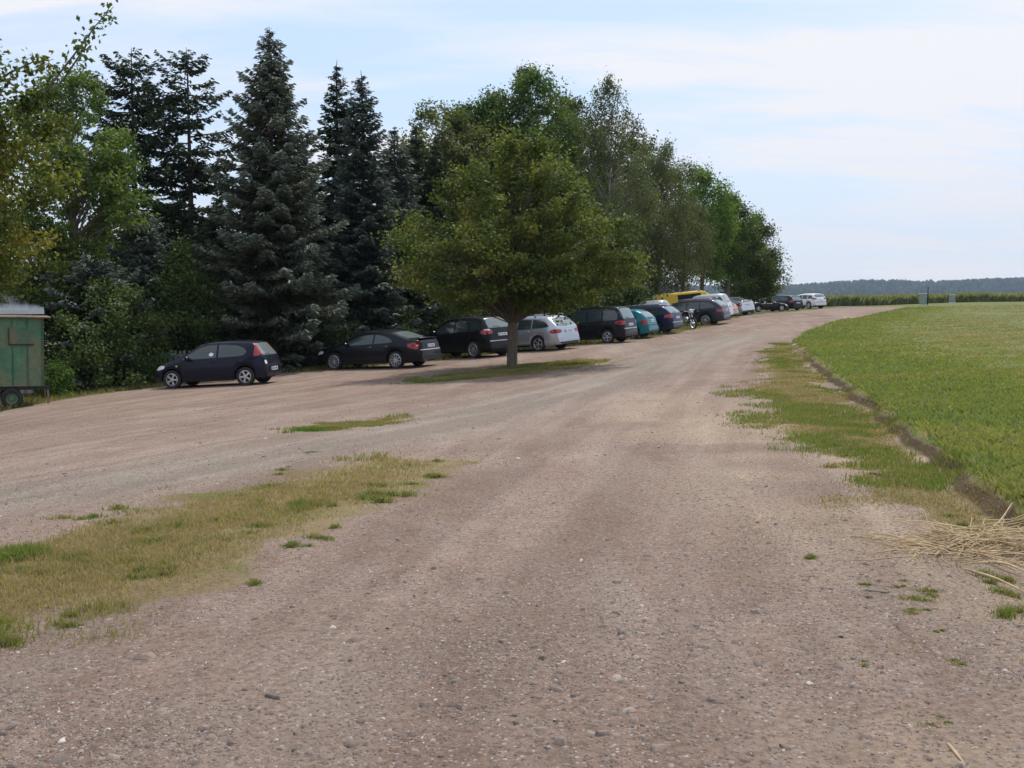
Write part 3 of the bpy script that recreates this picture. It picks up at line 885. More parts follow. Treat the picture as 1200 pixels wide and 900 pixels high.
        s.patch('bumper_line', [(-s.W * .40, zb, zb + .035), (s.W * .40, zb, zb + .035)], 'rear', d.get('bumpm', TRIM), nx=10, nz=1, off=.006)
        s.patch('rear_diffuser', [(-s.W * .38, .275, .36), (s.W * .38, .275, .36)], 'rear', TRIM, nx=10, nz=1, off=.006)
        if 'spoil' in d:
            x, z, w = d['spoil']; MB().box((x, 0, z), (.16, w, .03), Matrix.Rotation(.15, 3, 'Y'), bev=.01).build('rear_spoiler', s.paint, s.root, smooth=40)
        if 'wiper' in d:
            x, z = d['wiper']; h = s.hit((-8, 0, z), (1, 0, 0)); c = h[0]
            MB().tube([(c.x - .03, 0, c.z), (c.x - .015, .22, c.z + .06), (c.x + .0, .38, c.z + .07)], .010, 5).build('rear_wiper', TRIM, s.root)
        if 'ant' in d:
            x, z = d['ant']; MB().tube([(x, 0, z), (x - .18, 0, z + .24)], .006, 5).build('aerial', TRIM, s.root)
        if 'exh' in d:
            MB().lathe([(.035, 0), (.035, .16), (.028, .16), (.028, .02)], 12, (0, 0, 0)).build('exhaust', CHROME, s.root, smooth=40)
            o = [c for c in s.root.children if c.name.startswith('exhaust')][0]; o.rotation_euler = (0, 0, math.pi / 2); o.location = (-s.L / 2 + .13, d['exh'], .27)
        return s
    def place(s, px, py, D, az, ax='rear', side=1):
        """near wheel contact at photo point px,py; az = heading, degrees clockwise from straight ahead"""
        p = pt(px, py, D)
        rz = math.radians(90 - az)
        lx = s.axles[0] if ax == 'rear' else s.axles[1]
        ly = side * s.W / 2 * .95
        # settle on the ground: wheels on slope
        cz, sz_ = math.cos(rz), math.sin(rz)
        bx = p[0] - (lx * cz - ly * sz_); by = p[1] - (lx * sz_ + ly * cz)
        def g(u, v): return gz(bx + u * cz - v * sz_, by + u * sz_ + v * cz)
        w = s.W / 2 * .9
        zr = (g(s.axles[0], -w) + g(s.axles[0], w)) / 2; zf = (g(s.axles[1], -w) + g(s.axles[1], w)) / 2
        zl = (g(s.axles[0], w) + g(s.axles[1], w)) / 2; zrt = (g(s.axles[0], -w) + g(s.axles[1], -w)) / 2
        pitch = -math.atan2(zf - zr, s.axles[1] - s.axles[0]); roll = math.atan2(zl - zrt, 2 * w)
        z = (zr + zf) / 2 - (s.axles[0] + s.axles[1]) / 2 * math.tan(-pitch)
        s.root.location = (bx, by, z - .012)
        s.root.rotation_mode = 'XYZ'
        s.root.rotation_euler = (roll, pitch, rz)
        return s

HATCH = dict(L=3.82, W=1.65, r=.30, wb=2.49, off=.02, tumble=.34, spokes=5,
    top=[(-1.91, .50), (-1.895, .62), (-1.885, .74), (-1.84, .86), (-1.78, .98), (-1.52, 1.34), (-1.40, 1.395), (-1.0, 1.43), (-.4, 1.44), (.05, 1.42), (.35, 1.36), (1.0, 1.0), (1.12, .955), (1.5, .86), (1.75, .74), (1.88, .60), (1.91, .48)],
    belt=[(-1.91, .5), (-1.8, .90), (-1.0, .925), (0, .90), (.9, .875), (1.4, .78), (1.8, .62), (1.91, .46)],
    win=[[(-1.30, 1.08, 1.10), (-1.22, .98, 1.20), (-1.0, .955, 1.29), (-.6, .945, 1.335), (-.36, .94, 1.345)], [(-.29, .94, 1.345), (.05, .93, 1.33), (.3, .925, 1.27), (.72, .92, 1.04), (.86, .92, .95)]],
    doors=[(-.36, .86, .30, .90)], tail=[(-.05, 1.0, 1.05), (.0, .98, 1.30), (.09, .94, 1.29), (.2, .93, 1.0)], rearwin=[(-.60, .97, 1.20), (-.52, .95, 1.33), (0, .94, 1.35), (.52, .95, 1.33), (.60, .97, 1.20)],
    wind=[(-.60, .98, 1.22), (-.5, .97, 1.33), (0, .96, 1.36), (.5, .97, 1.33), (.60, .98, 1.22)], plate=.50, head=[(-.12, .60, .70), (.1, .62, .76), (.28, .66, .74)], mir=(.66, .93), bump=.60, wiper=(-1.8, .93))
h = Car('parked_hatchback', HATCH, P_BLUEBLACK, 'black three-door hatchback alone at the near end of the row, tall red tail lights', group='cars parked along the track').dress()
o = h.patch('white_disc', [(-.20, 1.035, 1.055), (-.17, 1.0, 1.09), (-.12, .985, 1.105), (-.07, 1.0, 1.09), (-.04, 1.035, 1.055)], 'side', PLATE, off=.012, side=1)  # small round white patch laid on the side window
h.patch('fuel_flap', [(-1.18, .74, .86), (-1.06, .74, .86)], 'side', SEAM, off=.003, side=1)
h.patch('side_indicator', [(1.02, .70, .745), (1.09, .70, .745)], 'side', plain('indicator_amber', (.7, .45, .2), .3), off=.006, side=1)
h.patch('badge', [(-.06, .80, .83), (-.03, .775, .855), (.03, .775, .855), (.06, .80, .83)], 'rear', CHROME, off=.008)
h.patch('tailgate_sticker', [(.50, .70, .76), (.56, .66, .80), (.64, .68, .78)], 'rear', PLATE, off=.008)
h.place(288, 452, 34.5, -81)

SEDAN = dict(L=4.73, W=1.81, r=.325, wb=2.754, off=.08, tumble=.36, spokes=10, rimk=.72,
    top=[(-2.365, .50), (-2.35, .70), (-2.33, .86), (-2.26, 1.0), (-2.12, 1.045), (-1.85, 1.07), (-1.55, 1.17), (-1.05, 1.35), (-.7, 1.415), (-.2, 1.435), (.2, 1.42), (.5, 1.35), (1.2, 1.0), (1.35, .95), (1.8, .87), (2.15, .76), (2.32, .62), (2.365, .48)],
    belt=[(-2.365, .5), (-2.2, .92), (-1.2, .945), (0, .91), (1.1, .88), (1.7, .79), (2.2, .64), (2.365, .46)],
    win=[[(-1.20, 1.0, 1.01), (-1.05, .965, 1.13), (-.8, .955, 1.22), (-.5, .945, 1.27), (-.40, .94, 1.275)], [(-.33, .94, 1.275), (.1, .925, 1.27), (.4, .92, 1.20), (.85, .91, 1.0), (.98, .91, .93)]],
    doors=[(-1.08, -.40, .32, .93), (-.36, .95, .32, .91)], tail=[(-.10, .72, .92), (.05, .70, .95), (.2, .72, .93), (.34, .78, .90)], tail_clear=[(-.02, .80, .86), (.06, .80, .86)],
    rearwin=[(-.60, 1.12, 1.24), (-.5, 1.11, 1.33), (0, 1.10, 1.36), (.5, 1.11, 1.33), (.60, 1.12, 1.24)], wind=[(-.62, .98, 1.2), (-.5, .97, 1.32), (0, .96, 1.36), (.5, .97, 1.32), (.62, .98, 1.2)],
    plate=.80, head=[(-.12, .58, .70), (.1, .60, .74), (.3, .64, .72)], mir=(.80, .93), bump=.645, bumpm=ALLOY, spoil=(-2.17, 1.085, 1.2), exh=.5, handle=CHROME)
Car('parked_sedan', SEDAN, P_BLACK, 'black five-door fastback sedan with multi-spoke wheels, second from the near end of the row', group='cars parked along the track').dress().place(464, 432, 40.0, -64)

SUV = dict(L=4.57, W=1.85, r=.36, wb=2.795, off=.02, tumble=.26, spokes=10, rimk=.70, sill=.28,
    top=[(-2.285, .60), (-2.27, .80), (-2.22, 1.0), (-2.14, 1.14), (-1.93, 1.48), (-1.85, 1.60), (-1.6, 1.64), (-.8, 1.675), (-.2, 1.67), (.2, 1.63), (.5, 1.54), (1.15, 1.15), (1.3, 1.10), (1.8, 1.02), (2.1, .92), (2.25, .75), (2.285, .5)],
    belt=[(-2.285, .6), (-2.15, 1.05), (-1, 1.08), (0, 1.05), (1.1, 1.02), (1.7, .94), (2.15, .75), (2.285, .5)],
    win=[[(-1.85, 1.14, 1.30), (-1.7, 1.12, 1.46), (-1.3, 1.11, 1.51), (-1.22, 1.11, 1.51)], [(-1.15, 1.10, 1.51), (-.7, 1.09, 1.53), (-.38, 1.085, 1.53)], [(-.31, 1.08, 1.53), (.1, 1.07, 1.50), (.4, 1.065, 1.42), (.85, 1.05, 1.16), (.95, 1.05, 1.09)]],
    doors=[(-1.2, -.38, .40, 1.07), (-.34, .95, .40, 1.06)], tail=[(-.22, .98, 1.10), (-.05, .95, 1.16), (.1, .95, 1.15), (.28, 1.0, 1.10)], tail_clear=[(-.12, 1.10, 1.15), (.1, 1.11, 1.16)],
    rearwin=[(-.64, 1.22, 1.42), (-.55, 1.20, 1.55), (0, 1.19, 1.56), (.55, 1.20, 1.55), (.64, 1.22, 1.42)], wind=[(-.66, 1.16, 1.4), (-.55, 1.14, 1.52), (0, 1.13, 1.56), (.55, 1.14, 1.52), (.66, 1.16, 1.4)],
    plate=.92, head=[(-.1, .78, .90), (.1, .8, .95), (.3, .86, .94)], mir=(.78, 1.09), bump=.66, bumpm=ALLOY, rails=(-1.7, .3, .60, 1.73), railm=TRIM, wiper=(-2.1, 1.2))
Car('parked_suv', SUV, P_BLACK, 'black sport utility car seen directly left of the parking lot tree trunk', 'suv', 'cars parked along the track').dress().place(555, 420.5, 43.8, -46)

WAGON = dict(L=4.85, W=1.82, r=.325, wb=2.85, off=.05, tumble=.33, spokes=5, rimk=.72,
    top=[(-2.425, .50), (-2.41, .70), (-2.38, .90), (-2.30, 1.03), (-2.0, 1.30), (-1.82, 1.42), (-1.6, 1.46), (-.8, 1.495), (-.1, 1.49), (.25, 1.45), (.55, 1.37), (1.25, 1.0), (1.4, .95), (1.9, .86), (2.2, .76), (2.38, .62), (2.425, .48)],
    belt=[(-2.425, .5), (-2.3, .93), (-1.2, .96), (0, .93), (1.1, .90), (1.8, .80), (2.25, .64), (2.425, .46)],
    win=[[(-1.98, 1.03, 1.05), (-1.85, 1.0, 1.16), (-1.65, .985, 1.27), (-1.4, .98, 1.33), (-1.12, .975, 1.35)], [(-1.05, .97, 1.35), (-.6, .96, 1.365), (-.33, .95, 1.365)], [(-.26, .95, 1.36), (.15, .935, 1.33), (.45, .93, 1.25), (.9, .92, 1.02), (1.02, .92, .95)]],
    doors=[(-1.12, -.34, .32, .94), (-.30, 1.0, .32, .92)], tail=[(-.28, .76, .86), (-.15, .73, .89), (.1, .72, .90), (.24, .76, .86)],
    rearwin=[(-.64, 1.06, 1.2), (-.56, 1.04, 1.36), (0, 1.03, 1.385), (.56, 1.04, 1.36), (.64, 1.06, 1.2)], wind=[(-.62, .98, 1.2), (-.5, .97, 1.34), (0, .96, 1.40), (.5, .97, 1.34), (.62, .98, 1.2)],
    plate=.80, head=[(-.12, .58, .70), (.1, .60, .74), (.3, .64, .72)], mir=(.82, .96), bump=.56, rails=(-1.75, .3, .60, 1.545), wiper=(-2.2, 1.05), handle=CHROME)
w4 = Car('parked_wagon', dict(WAGON, bumpm=P_LSILVER), P_SILVER, 'silver estate car with dark tailgate glass, just right of the parking lot tree trunk', group='cars parked along the track').dress()
w4.place(631, 412.5, 45.8, -51)
MPV = dict(L=4.15, W=1.72, r=.31, wb=2.55, off=.05, tumble=.22, spokes=5, sill=.22,
    top=[(-2.075, .50), (-2.06, .75), (-2.03, .95), (-1.98, 1.1), (-1.80, 1.50), (-1.72, 1.60), (-1.5, 1.64), (-.5, 1.67), (.1, 1.65), (.4, 1.58), (1.15, 1.12), (1.35, 1.02), (1.7, .92), (1.95, .76), (2.05, .6), (2.075, .48)],
    belt=[(-2.075, .5), (-2.0, .96), (-1, .99), (0, .97), (1.1, .94), (1.6, .84), (1.95, .66), (2.075, .46)],
    win=[[(-1.75, 1.06, 1.30), (-1.62, 1.04, 1.46), (-1.2, 1.03, 1.50), (-1.05, 1.03, 1.50)], [(-.98, 1.02, 1.50), (-.3, 1.01, 1.51)], [(-.22, 1.0, 1.51), (.15, .99, 1.49), (.4, .99, 1.42), (.95, .97, 1.12), (1.05, .97, 1.05)]],
    doors=[(-1.05, -.28, .32, .98), (-.24, .95, .32, .96)], tail=[(-.16, .84, .96), (.0, .80, 1.0), (.12, .82, 1.0), (.26, .86, .96)],
    rearwin=[(-.66, 1.10, 1.38), (-.58, 1.08, 1.53), (0, 1.07, 1.55), (.58, 1.08, 1.53), (.66, 1.10, 1.38)], wind=[(-.66, 1.1, 1.4), (-.5, 1.08, 1.5), (0, 1.07, 1.54), (.5, 1.08, 1.5), (.66, 1.1, 1.4)],
    plate=.80, head=[(-.1, .68, .80), (.1, .7, .85), (.3, .76, .84)], mir=(.9, 1.0), bump=.62, bumpm=ALLOY, wiper=(-1.95, 1.08))
Car('parked_minivan', MPV, P_BLACK, 'tall black compact people carrier between the silver estate and the teal hatchback', group='cars parked along the track').dress().place(712, 402, 48.8, -60)
TH = dict(HATCH, L=4.0, W=1.66, wb=2.48, off=.03, alloy=1, doors=[(-.36, .86, .30, .90)], plate=.82, tail=[(-.1, .70, .80), (.0, .68, .92), (.12, .68, .92), (.22, .72, .86)], bump=.60)
TH['top'] = [(-2.0, .50), (-1.985, .62), (-1.94, .86), (-1.86, 1.0), (-1.6, 1.25), (-1.35, 1.37), (-1.0, 1.42), (-.4, 1.44), (.05, 1.42), (.35, 1.36), (1.0, 1.0), (1.12, .955), (1.55, .86), (1.82, .74), (1.97, .60), (2.0, .48)]
TH['belt'] = [(-2.0, .5), (-1.88, .90), (-1.0, .925), (0, .90), (.9, .875), (1.5, .78), (1.88, .62), (2.0, .46)]
TH['win'] = [[(-1.45, 1.0, 1.02), (-1.3, .97, 1.16), (-1.0, .955, 1.27), (-.6, .945, 1.315), (-.36, .94, 1.33)], HATCH['win'][1]]
TH['rearwin'] = [(-.58, 1.03, 1.20), (-.5, 1.02, 1.30), (0, 1.01, 1.33), (.5, 1.02, 1.30), (.58, 1.03, 1.20)]
Car('parked_hatchback', TH, P_TEAL, 'teal blue small hatchback with rounded back in the row', group='cars parked along the track').dress().place(742, 397, 52.2, -63)
NW = dict(WAGON, L=4.55, W=1.75, wb=2.66, plate=.80, tail=[(-.18, .84, .96), (-.05, .80, 1.0), (.12, .80, 1.0), (.26, .84, .95)], bumpm=ALLOY, railm=ALLOY)
for k in ('top', 'belt'): NW[k] = [(x * 4.55 / 4.85, z) for x, z in WAGON[k]]
NW['win'] = [[(a * .938, b, c) for a, b, c in w] for w in WAGON['win']]; NW['doors'] = [(a * .938, b * .938, c, e) for a, b, c, e in WAGON['doors']]; NW['rails'] = (-1.6, .3, .58, 1.55)
Car('parked_wagon', NW, P_NAVY, 'dark navy blue estate car with roof rails right of the teal hatchback', group='cars parked along the track').dress().place(767.5, 392, 55.2, -60)
Car('parked_minivan', dict(MPV), P_LSILVER, 'silver car whose roof shows just above the navy blue estate', group='cars parked along the track').dress().place(768, 386, 61.5, -68)
DW = dict(WAGON, spokes=10)
Car('parked_wagon', DW, P_GREY, 'dark grey estate car behind the motorcycle and in front of the yellow van', group='cars parked along the track').dress().place(827, 381.5, 61.8, -63)
Car('parked_minivan', dict(MPV, L=4.15), P_LSILVER, 'light silver estate or van showing over the roof of the dark grey estate', group='cars parked along the track').dress().place(838, 378, 66.5, -66)
Car('parked_hatchback', dict(TH, plate=.5), P_COPPER, 'copper coloured hatchback whose tail peeks out left of the silver sedan', group='cars parked along the track').dress().place(847, 373, 76.0, -63)
SD = dict(SEDAN, spokes=5, L=4.5, wb=2.64, off=.1)
for k in ('top', 'belt'): SD[k] = [(x * 4.5 / 4.73, z) for x, z in SEDAN[k]]
SD['win'] = [[(a * .951, b, c) for a, b, c in w] for w in SEDAN['win']]; SD['doors'] = [(a * .951, b * .951, c, e) for a, b, c, e in SEDAN['doors']]; SD['spoil'] = (-2.06, 1.085, 1.2); SD['bumpm'] = P_LSILVER
Car('parked_sedan', SD, P_LSILVER, 'light silver sedan seen from behind in front of the notice board', group='cars parked along the track').dress().place(857, 369, 83.0, -38)
H16 = dict(HATCH, L=4.2, wb=2.58, off=.03, W=1.74, plate=.74)
for k in ('top', 'belt'): H16[k] = [(x * 4.2 / 3.82, z * 1.02) for x, z in HATCH[k]]
H16['win'] = [[(a * 1.1, b * 1.02, c * 1.02) for a, b, c in w] for w in HATCH['win']]; H16['doors'] = [(-.4, .92, .32, .9)]; H16['tail'] = [(-.12, .80, .90), (.0, .78, 1.0), (.14, .78, 1.0), (.24, .82, .92)]
Car('parked_hatchback', H16, P_BLACK, 'black five-door hatchback next to the white sport utility car at the far end', group='cars parked along the track').dress().place(921, 363.8, 105.0, -34)
S17 = dict(SUV, plate=.88, L=4.4, wb=2.66, rails=(-1.6, .3, .56, 1.60))
for k in ('top', 'belt'): S17[k] = [(x * 4.4 / 4.57, z * .93) for x, z in SUV[k]]
S17['win'] = [[(a * .963, b * .93, c * .93) for a, b, c in w] for w in SUV['win']]; S17['doors'] = [(a * .963, b * .963, c, e) for a, b, c, e in SUV['doors']]; S17['bumpm'] = TRIM
Car('parked_suv', S17, P_WHITE, 'white sport utility car, last in the row where the track bends right', 'suv', 'cars parked along the track').dress().place(947.5, 362.2, 111.5, -28)

# open roadster, facing right
RO = dict(L=4.1, W=1.75, r=.31, wb=2.45, off=.0, tumble=.3, spokes=5, taper=.26,
    top=[(-2.05, .5), (-2.0, .72), (-1.85, .86), (-1.2, .90), (-1.0, .90), (-.9, .80), (.2, .80), (.3, .90), (.9, .86), (1.5, .78), (1.85, .66), (2.0, .52), (2.05, .42)],
    belt=[(-2.05, .5), (-1.8, .78), (0, .80), (1, .78), (1.6, .68), (2.05, .40)], win=[], doors=[(-.75, .35, .30, .80)], plate=.6, head=[(-.1, .52, .60), (.1, .54, .66), (.3, .56, .66)], tail=[(-.1, .62, .76), (.15, .62, .76)], mir=(.45, .84), mirm=CHROME)
ro = Car('roadster', RO, P_BLACK, 'low open black roadster facing right with a pale sky sheen coloured onto its bonnet, left of the black hatchback', 'car', 'cars parked along the track').dress()
fr = MB(); fr.tube([(.55, -.66, .86), (.22, -.60, 1.18), (.16, -.3, 1.22), (.16, .3, 1.22), (.22, .60, 1.18), (.55, .66, .86)], .02, 6); fr.build('windscreen_frame', CHROME, ro.root)
MB().add([(.54, -.64, .87), (.54, .64, .87), (.18, .52, 1.2), (.18, -.52, 1.2)], [(0, 1, 2, 3)]).build('windscreen', GLASS, ro.root)
for sd in (-.38, .38):
    MB().box((-.55, sd, .92), (.16, .46, .34), Matrix.Rotation(-.2, 3, 'Y'), bev=.05).box((-.62, sd, 1.12), (.1, .24, .14), bev=.03).build('seat', TRIM, ro.root, smooth=40)
ro.patch('cockpit', [(-.92, -.58, .58), (.2, -.6, .6)], 'top', TRIM, nz=6)
ro.patch('bonnet_sheen', [(.6, -.62, .62), (1.5, -.60, .60), (1.93, -.45, .45)], 'top', paint('painted_sky_sheen', (.5, .46, .48), .5, .25), nz=8, nx=10)  # sky reflection on the black bonnet, put in as a pale colour patch
ro.patch('front_wing_sheen', [(1.02, .72, .76), (1.2, .70, .755), (1.6, .66, .70), (1.95, .46, .56), (2.03, .44, .5)], 'side', bpy.data.materials['painted_sky_sheen'], side=-1, nz=4)  # same pale sheen carried onto the near front wing as colour
ro.place(889, 367.2, 100.0, 72, 'rear', -1)

# yellow panel van, facing right, side door open
VAN = dict(L=4.8, W=1.88, r=.33, wb=2.92, off=-.05, tumble=.10, spokes=8, sill=.26, taper=.12, soft=21,
    top=[(-2.4, .5), (-2.39, .9), (-2.36, 1.2), (-2.30, 1.85), (-2.22, 1.93), (-1.8, 1.96), (.6, 1.96), (.85, 1.90), (1.65, 1.22), (1.8, 1.13), (2.2, 1.0), (2.35, .8), (2.4, .48)],
    belt=[(-2.4, .5), (-2.3, 1.12), (0, 1.14), (1.5, 1.08), (2.0, .95), (2.3, .7), (2.4, .46)],
    win=[[(.72, 1.18, 1.74), (.95, 1.17, 1.68), (1.35, 1.16, 1.40), (1.52, 1.15, 1.22)]], doors=[(.62, 1.6, .36, 1.14)], plate=.6, head=[(-.1, .72, .86), (.1, .74, .95), (.3, .8, .94)], tail=[(-.05, .85, 1.3), (.1, .85, 1.3)], mir=(1.35, 1.2), mirm=TRIM,
    wind=[(-.74, 1.28, 1.66), (-.66, 1.26, 1.78), (0, 1.25, 1.82), (.66, 1.26, 1.78), (.74, 1.28, 1.66)])
van = Car('yellow_van', VAN, P_YELLOW, 'yellow delivery van with its side door open, behind the dark grey estate', 'van').dress()
van.patch('door_opening', [(-.95, .40, 1.80), (.52, .40, 1.80)], 'side', UNDER, off=.006, nz=8)
van.patch('sliding_door', [(-2.1, .42, 1.80), (-1.0, .42, 1.80)], 'side', P_YELLOW, off=.06, nz=8)
van.place(787, 382, 67.0, 84, 'rear', -1)

# ------------------------------------------------------------------ motorcycle
mc = empty('motorcycle', (0, 0, 0), 0, 'small dark motorcycle with bright headlamp cowl beside the dark grey estate', 'motorcycle')
for x in (-.68, .68):
    e = bpy.data.objects.new('wheel', None); C.objects.link(e); e.parent = mc; e.location = (x, 0, .31)
    MB().lathe([(.25, -.045), (.27, -.055), (.305, -.045), (.315, 0), (.305, .045), (.27, .055), (.25, .045)], 28).build('tyre', RUBBER, e, smooth=40)
    q = MB().lathe([(.25, -.04), (.235, -.03), (.235, .03), (.25, .04)], 28).lathe([(0, -.05), (.05, -.05), (.05, .05), (0, .05)], 12)
    for k in range(6):
        a = k * math.pi / 3; q.tube([(.04 * math.cos(a), 0, .04 * math.sin(a)), (.24 * math.cos(a), 0, .24 * math.sin(a))], .012, 5)
    q.build('rim', ALLOY, e, smooth=40)
MB().tube([(.68, -.08, .31), (.5, -.08, .75), (.42, -.07, .95)], .025, 6).tube([(.68, .08, .31), (.5, .08, .75), (.42, .07, .95)], .025, 6).build('fork', CHROME, mc, smooth=40)
MB().tube([(.45, 0, .85), (0, 0, .78), (-.4, 0, .72), (-.68, .1, .31)], .03, 6).tube([(.45, 0, .8), (.2, 0, .35), (-.3, 0, .33), (-.68, -.1, .31)], .028, 6).build('frame', TRIM, mc, smooth=40)
MB().box((.0, 0, .5), (.42, .28, .3), bev=.06).build('engine', ALLOY, mc, smooth=40)
MB().box((.18, 0, .88), (.46, .28, .2), bev=.07).build('fuel_tank', P_BLACK, mc, smooth=40)
MB().box((-.35, 0, .84), (.65, .24, .1), bev=.04).build('seat', TRIM, mc, smooth=40)
MB().tube([(.38, -.36, 1.02), (.44, -.15, .98), (.44, .15, .98), (.38, .36, 1.02)], .015, 6).build('handlebar', CHROME, mc)
MB().box((.56, 0, .95), (.22, .3, .3), Matrix.Rotation(-.4, 3, 'Y'), bev=.08).build('headlamp_cowl', P_SILVER, mc, smooth=40)
MB().tube([(-.3, -.16, .32), (-.85, -.18, .42)], .04, 8).build('exhaust', CHROME, mc, smooth=40)
MB().box((.68, 0, .64), (.34, .12, .03), Matrix.Rotation(.1, 3, 'Y'), bev=.01).box((-.72, 0, .66), (.36, .14, .03), bev=.01).build('mudguard', P_BLACK, mc)
p = pt(804, 383.5, 59.6); mc.location = (p[0], p[1], gz(p[0], p[1]) - .01); mc.rotation_euler = (0.12, 0, math.radians(-62))

# ------------------------------------------------------------------ green trailer hut
def weathered(name, a, b_, c_, rustk=.6):
    m, nt, b = mat(name)
    tc = N(nt, 'ShaderNodeTexCoord'); P = tc.outputs['Object']
    mp = N(nt, 'ShaderNodeMapping'); mp.inputs['Scale'].default_value = (1, 1, .45); nt.links.new(P, mp.inputs['Vector'])
    n1 = noise(nt, mp.outputs[0], 1.8, 6, .65); n2 = noise(nt, P, 9, 6, .7); n3 = noise(nt, P, 1.1, 3)
    c = ramp(nt, n1, [(.3, a), (.7, b_)])
    c = mixc(nt, math_(nt, 'MULTIPLY', ramp(nt, n3, [(.42, (0, 0, 0)), (.62, (1, 1, 1))]), rustk), c, c_)
    c = mixc(nt, 1.0, c, ramp(nt, n2, [(.3, (.75, .75, .75)), (.7, (1.2, 1.2, 1.2))]), 'MULTIPLY')
    nt.links.new(c, b.inputs['Base Color']); b.inputs['Roughness'].default_value = .7
    bp = N(nt, 'ShaderNodeBump', i_Strength=.3, i_Distance=.01); nt.links.new(n2, bp.inputs['Height']); nt.links.new(bp.outputs[0], b.inputs['Normal'])
    return m
GREEN = weathered('weathered_green', (.05, .15, .08), (.085, .21, .115), (.19, .15, .09), .6); RUST = weathered('rusty_steel', (.10, .055, .035), (.22, .15, .11), (.30, .22, .18)); DARKM = plain('dark_steel', (.03, .025, .022), .8, var=.4)
tr = empty('site_trailer', (0, 0, 0), 0, 'weathered green box trailer with rusty roof edge standing on the grass at the left edge', 'trailer')
TL, TW, TH_ = 3.6, 1.9, 1.95; WO = .86; zb = .64
b = MB(); b.box((0, 0, zb + TH_ / 2), (TL, TW, TH_)); body = b.build('body', GREEN, tr)
s_ = MB()
for k in range(10): s_.box((-TL / 2 + .04 + k * (TL - .08) / 9, -TW / 2 - .012, zb + TH_ / 2), (.05 if k in (0, 9) else .025, .02, TH_ - .02))
s_.build('wall_batten', weathered('batten_paint', (.025, .07, .04), (.05, .11, .065), (.12, .09, .05), .6), tr)
door = MB().box((TL / 2 - 2.1, -TW / 2 - .016, zb + .93), (.85, .028, 1.75)).build('door', GREEN, tr)
fl = MB().box((TL / 2 - .58, -TW / 2 - .018, zb + 1.42), (.62, .03, .46)).build('hatch', weathered('hatch_paint', (.05, .12, .065), (.09, .15, .09), (.2, .13, .08), .9), tr)
MB().box((TL / 2 - .58, -TW / 2 - .04, zb + 1.20), (.66, .02, .03)).box((TL / 2 - .92, -TW / 2 - .04, zb + 1.42), (.02, .02, .5)).build('hatch_frame', DARKM, fl)
MB().box((TL / 2 - 1.75, -TW / 2 - .05, zb + .95), (.03, .05, .14)).build('handle', DARKM, door)
MB().box((.05, 0, zb + TH_ + .03), (TL + .28, TW + .25, .05), bev=.01).build('roof', RUST, tr, smooth=40)
MB().box((0, 0, zb - .06), (TL + .12, .08, .1)).box((0, -TW / 2 + .1, zb - .055), (TL + .3, .07, .1)).box((0, TW / 2 - .1, zb - .055), (TL + .3, .07, .1)).box((TL / 2 - .7 - .05, 0, .29), (.07, TW - .1, .07)).build('chassis', DARKM, tr)
for lx in (TL / 2 + .10,):
    for sy_ in (-1, 1): MB().box((lx, sy_ * (TW / 2 - .1), .30), (.045, .045, .60)).box((lx, sy_ * (TW / 2 - .1), .012), (.12, .12, .02)).build('support_leg', RUST, tr)
for wx in (TL / 2 - WO, -TL / 2 + .5):
    for sy_ in (-1, 1):
        e = bpy.data.objects.new('wheel', None); C.objects.link(e); e.parent = tr; e.location = (wx, sy_ * (TW / 2 - .04), .29); e.rotation_euler = (0, 0, 0 if sy_ < 0 else math.pi)
        MB().lathe([(.155, -.06), (.18, -.085), (.26, -.085), (.29, -.05), (.29, .05), (.26, .085), (.155, .07)], 28).build('tyre', RUBBER, e, smooth=40)
        MB().lathe([(0, -.05), (.05, -.06), (.06, -.03), (.12, -.02), (.13, -.05), (.158, -.06)], 24).build('rim', GREEN, e, smooth=40)
p = pt(14, 478, 30.9); rz = math.radians(26)
wx = TL / 2 - WO; ly = -TW / 2
bx = p[0] - (wx * math.cos(rz) - ly * math.sin(rz)); by = p[1] - (wx * math.sin(rz) + ly * math.cos(rz))
tr.location = (bx, by, gz(p[0], p[1])); tr.rotation_euler = (0, math.radians(1.0), rz)

# ------------------------------------------------------------------ white sheet metal shed behind it
SHED = plain('white_sheet', (.56, .56, .57), .45, var=.12, vscale=3); SHEDW = plain('grey_sheet', (.33, .33, .33), .55, var=.15)
sh = empty('tin_shed', (0, 0, 0), 0, 'white corrugated tin shed just showing above the green trailer', 'shed')
def corrug(L, Wd, n, mk):
    m = MB(); vs = []
    for i in range(n + 1):
        u = i / n; a = .018 * (1 if i % 4 in (0, 1) else -1); vs.append((u, a))
    V = []; 
    for u, a in vs: V += [mk(u, a, 0), mk(u, a, 1)]
    return m.add(V, [(2 * i, 2 * i + 2, 2 * i + 3, 2 * i + 1) for i in range(n)])
corrug(1, 1, 88, lambda u, a, t: (-2.6 + 5.2 * u, -1.35 + a, 2.75 * t)).build('front_wall', SHEDW, sh)
corrug(1, 1, 48, lambda u, a, t: (2.6 + a, -1.35 + 2.7 * u, (2.75 + .25 * u) * t)).build('side_wall', SHEDW, sh)
corrug(1, 1, 88, lambda u, a, t: (-3.0 + 6.0 * u, -1.75 + 3.5 * t, 2.74 + .62 * t + a * .5)).build('roof', SHED, sh)
MB().box((0, -1.80, 2.74), (6.0, .03, .14)).build('fascia', SHED, sh)
p = pt(-62, 380, 36.5); sh.location = (p[0], p[1], gz(p[0], p[1]) + .5); sh.rotation_euler = (0, 0, math.radians(24))

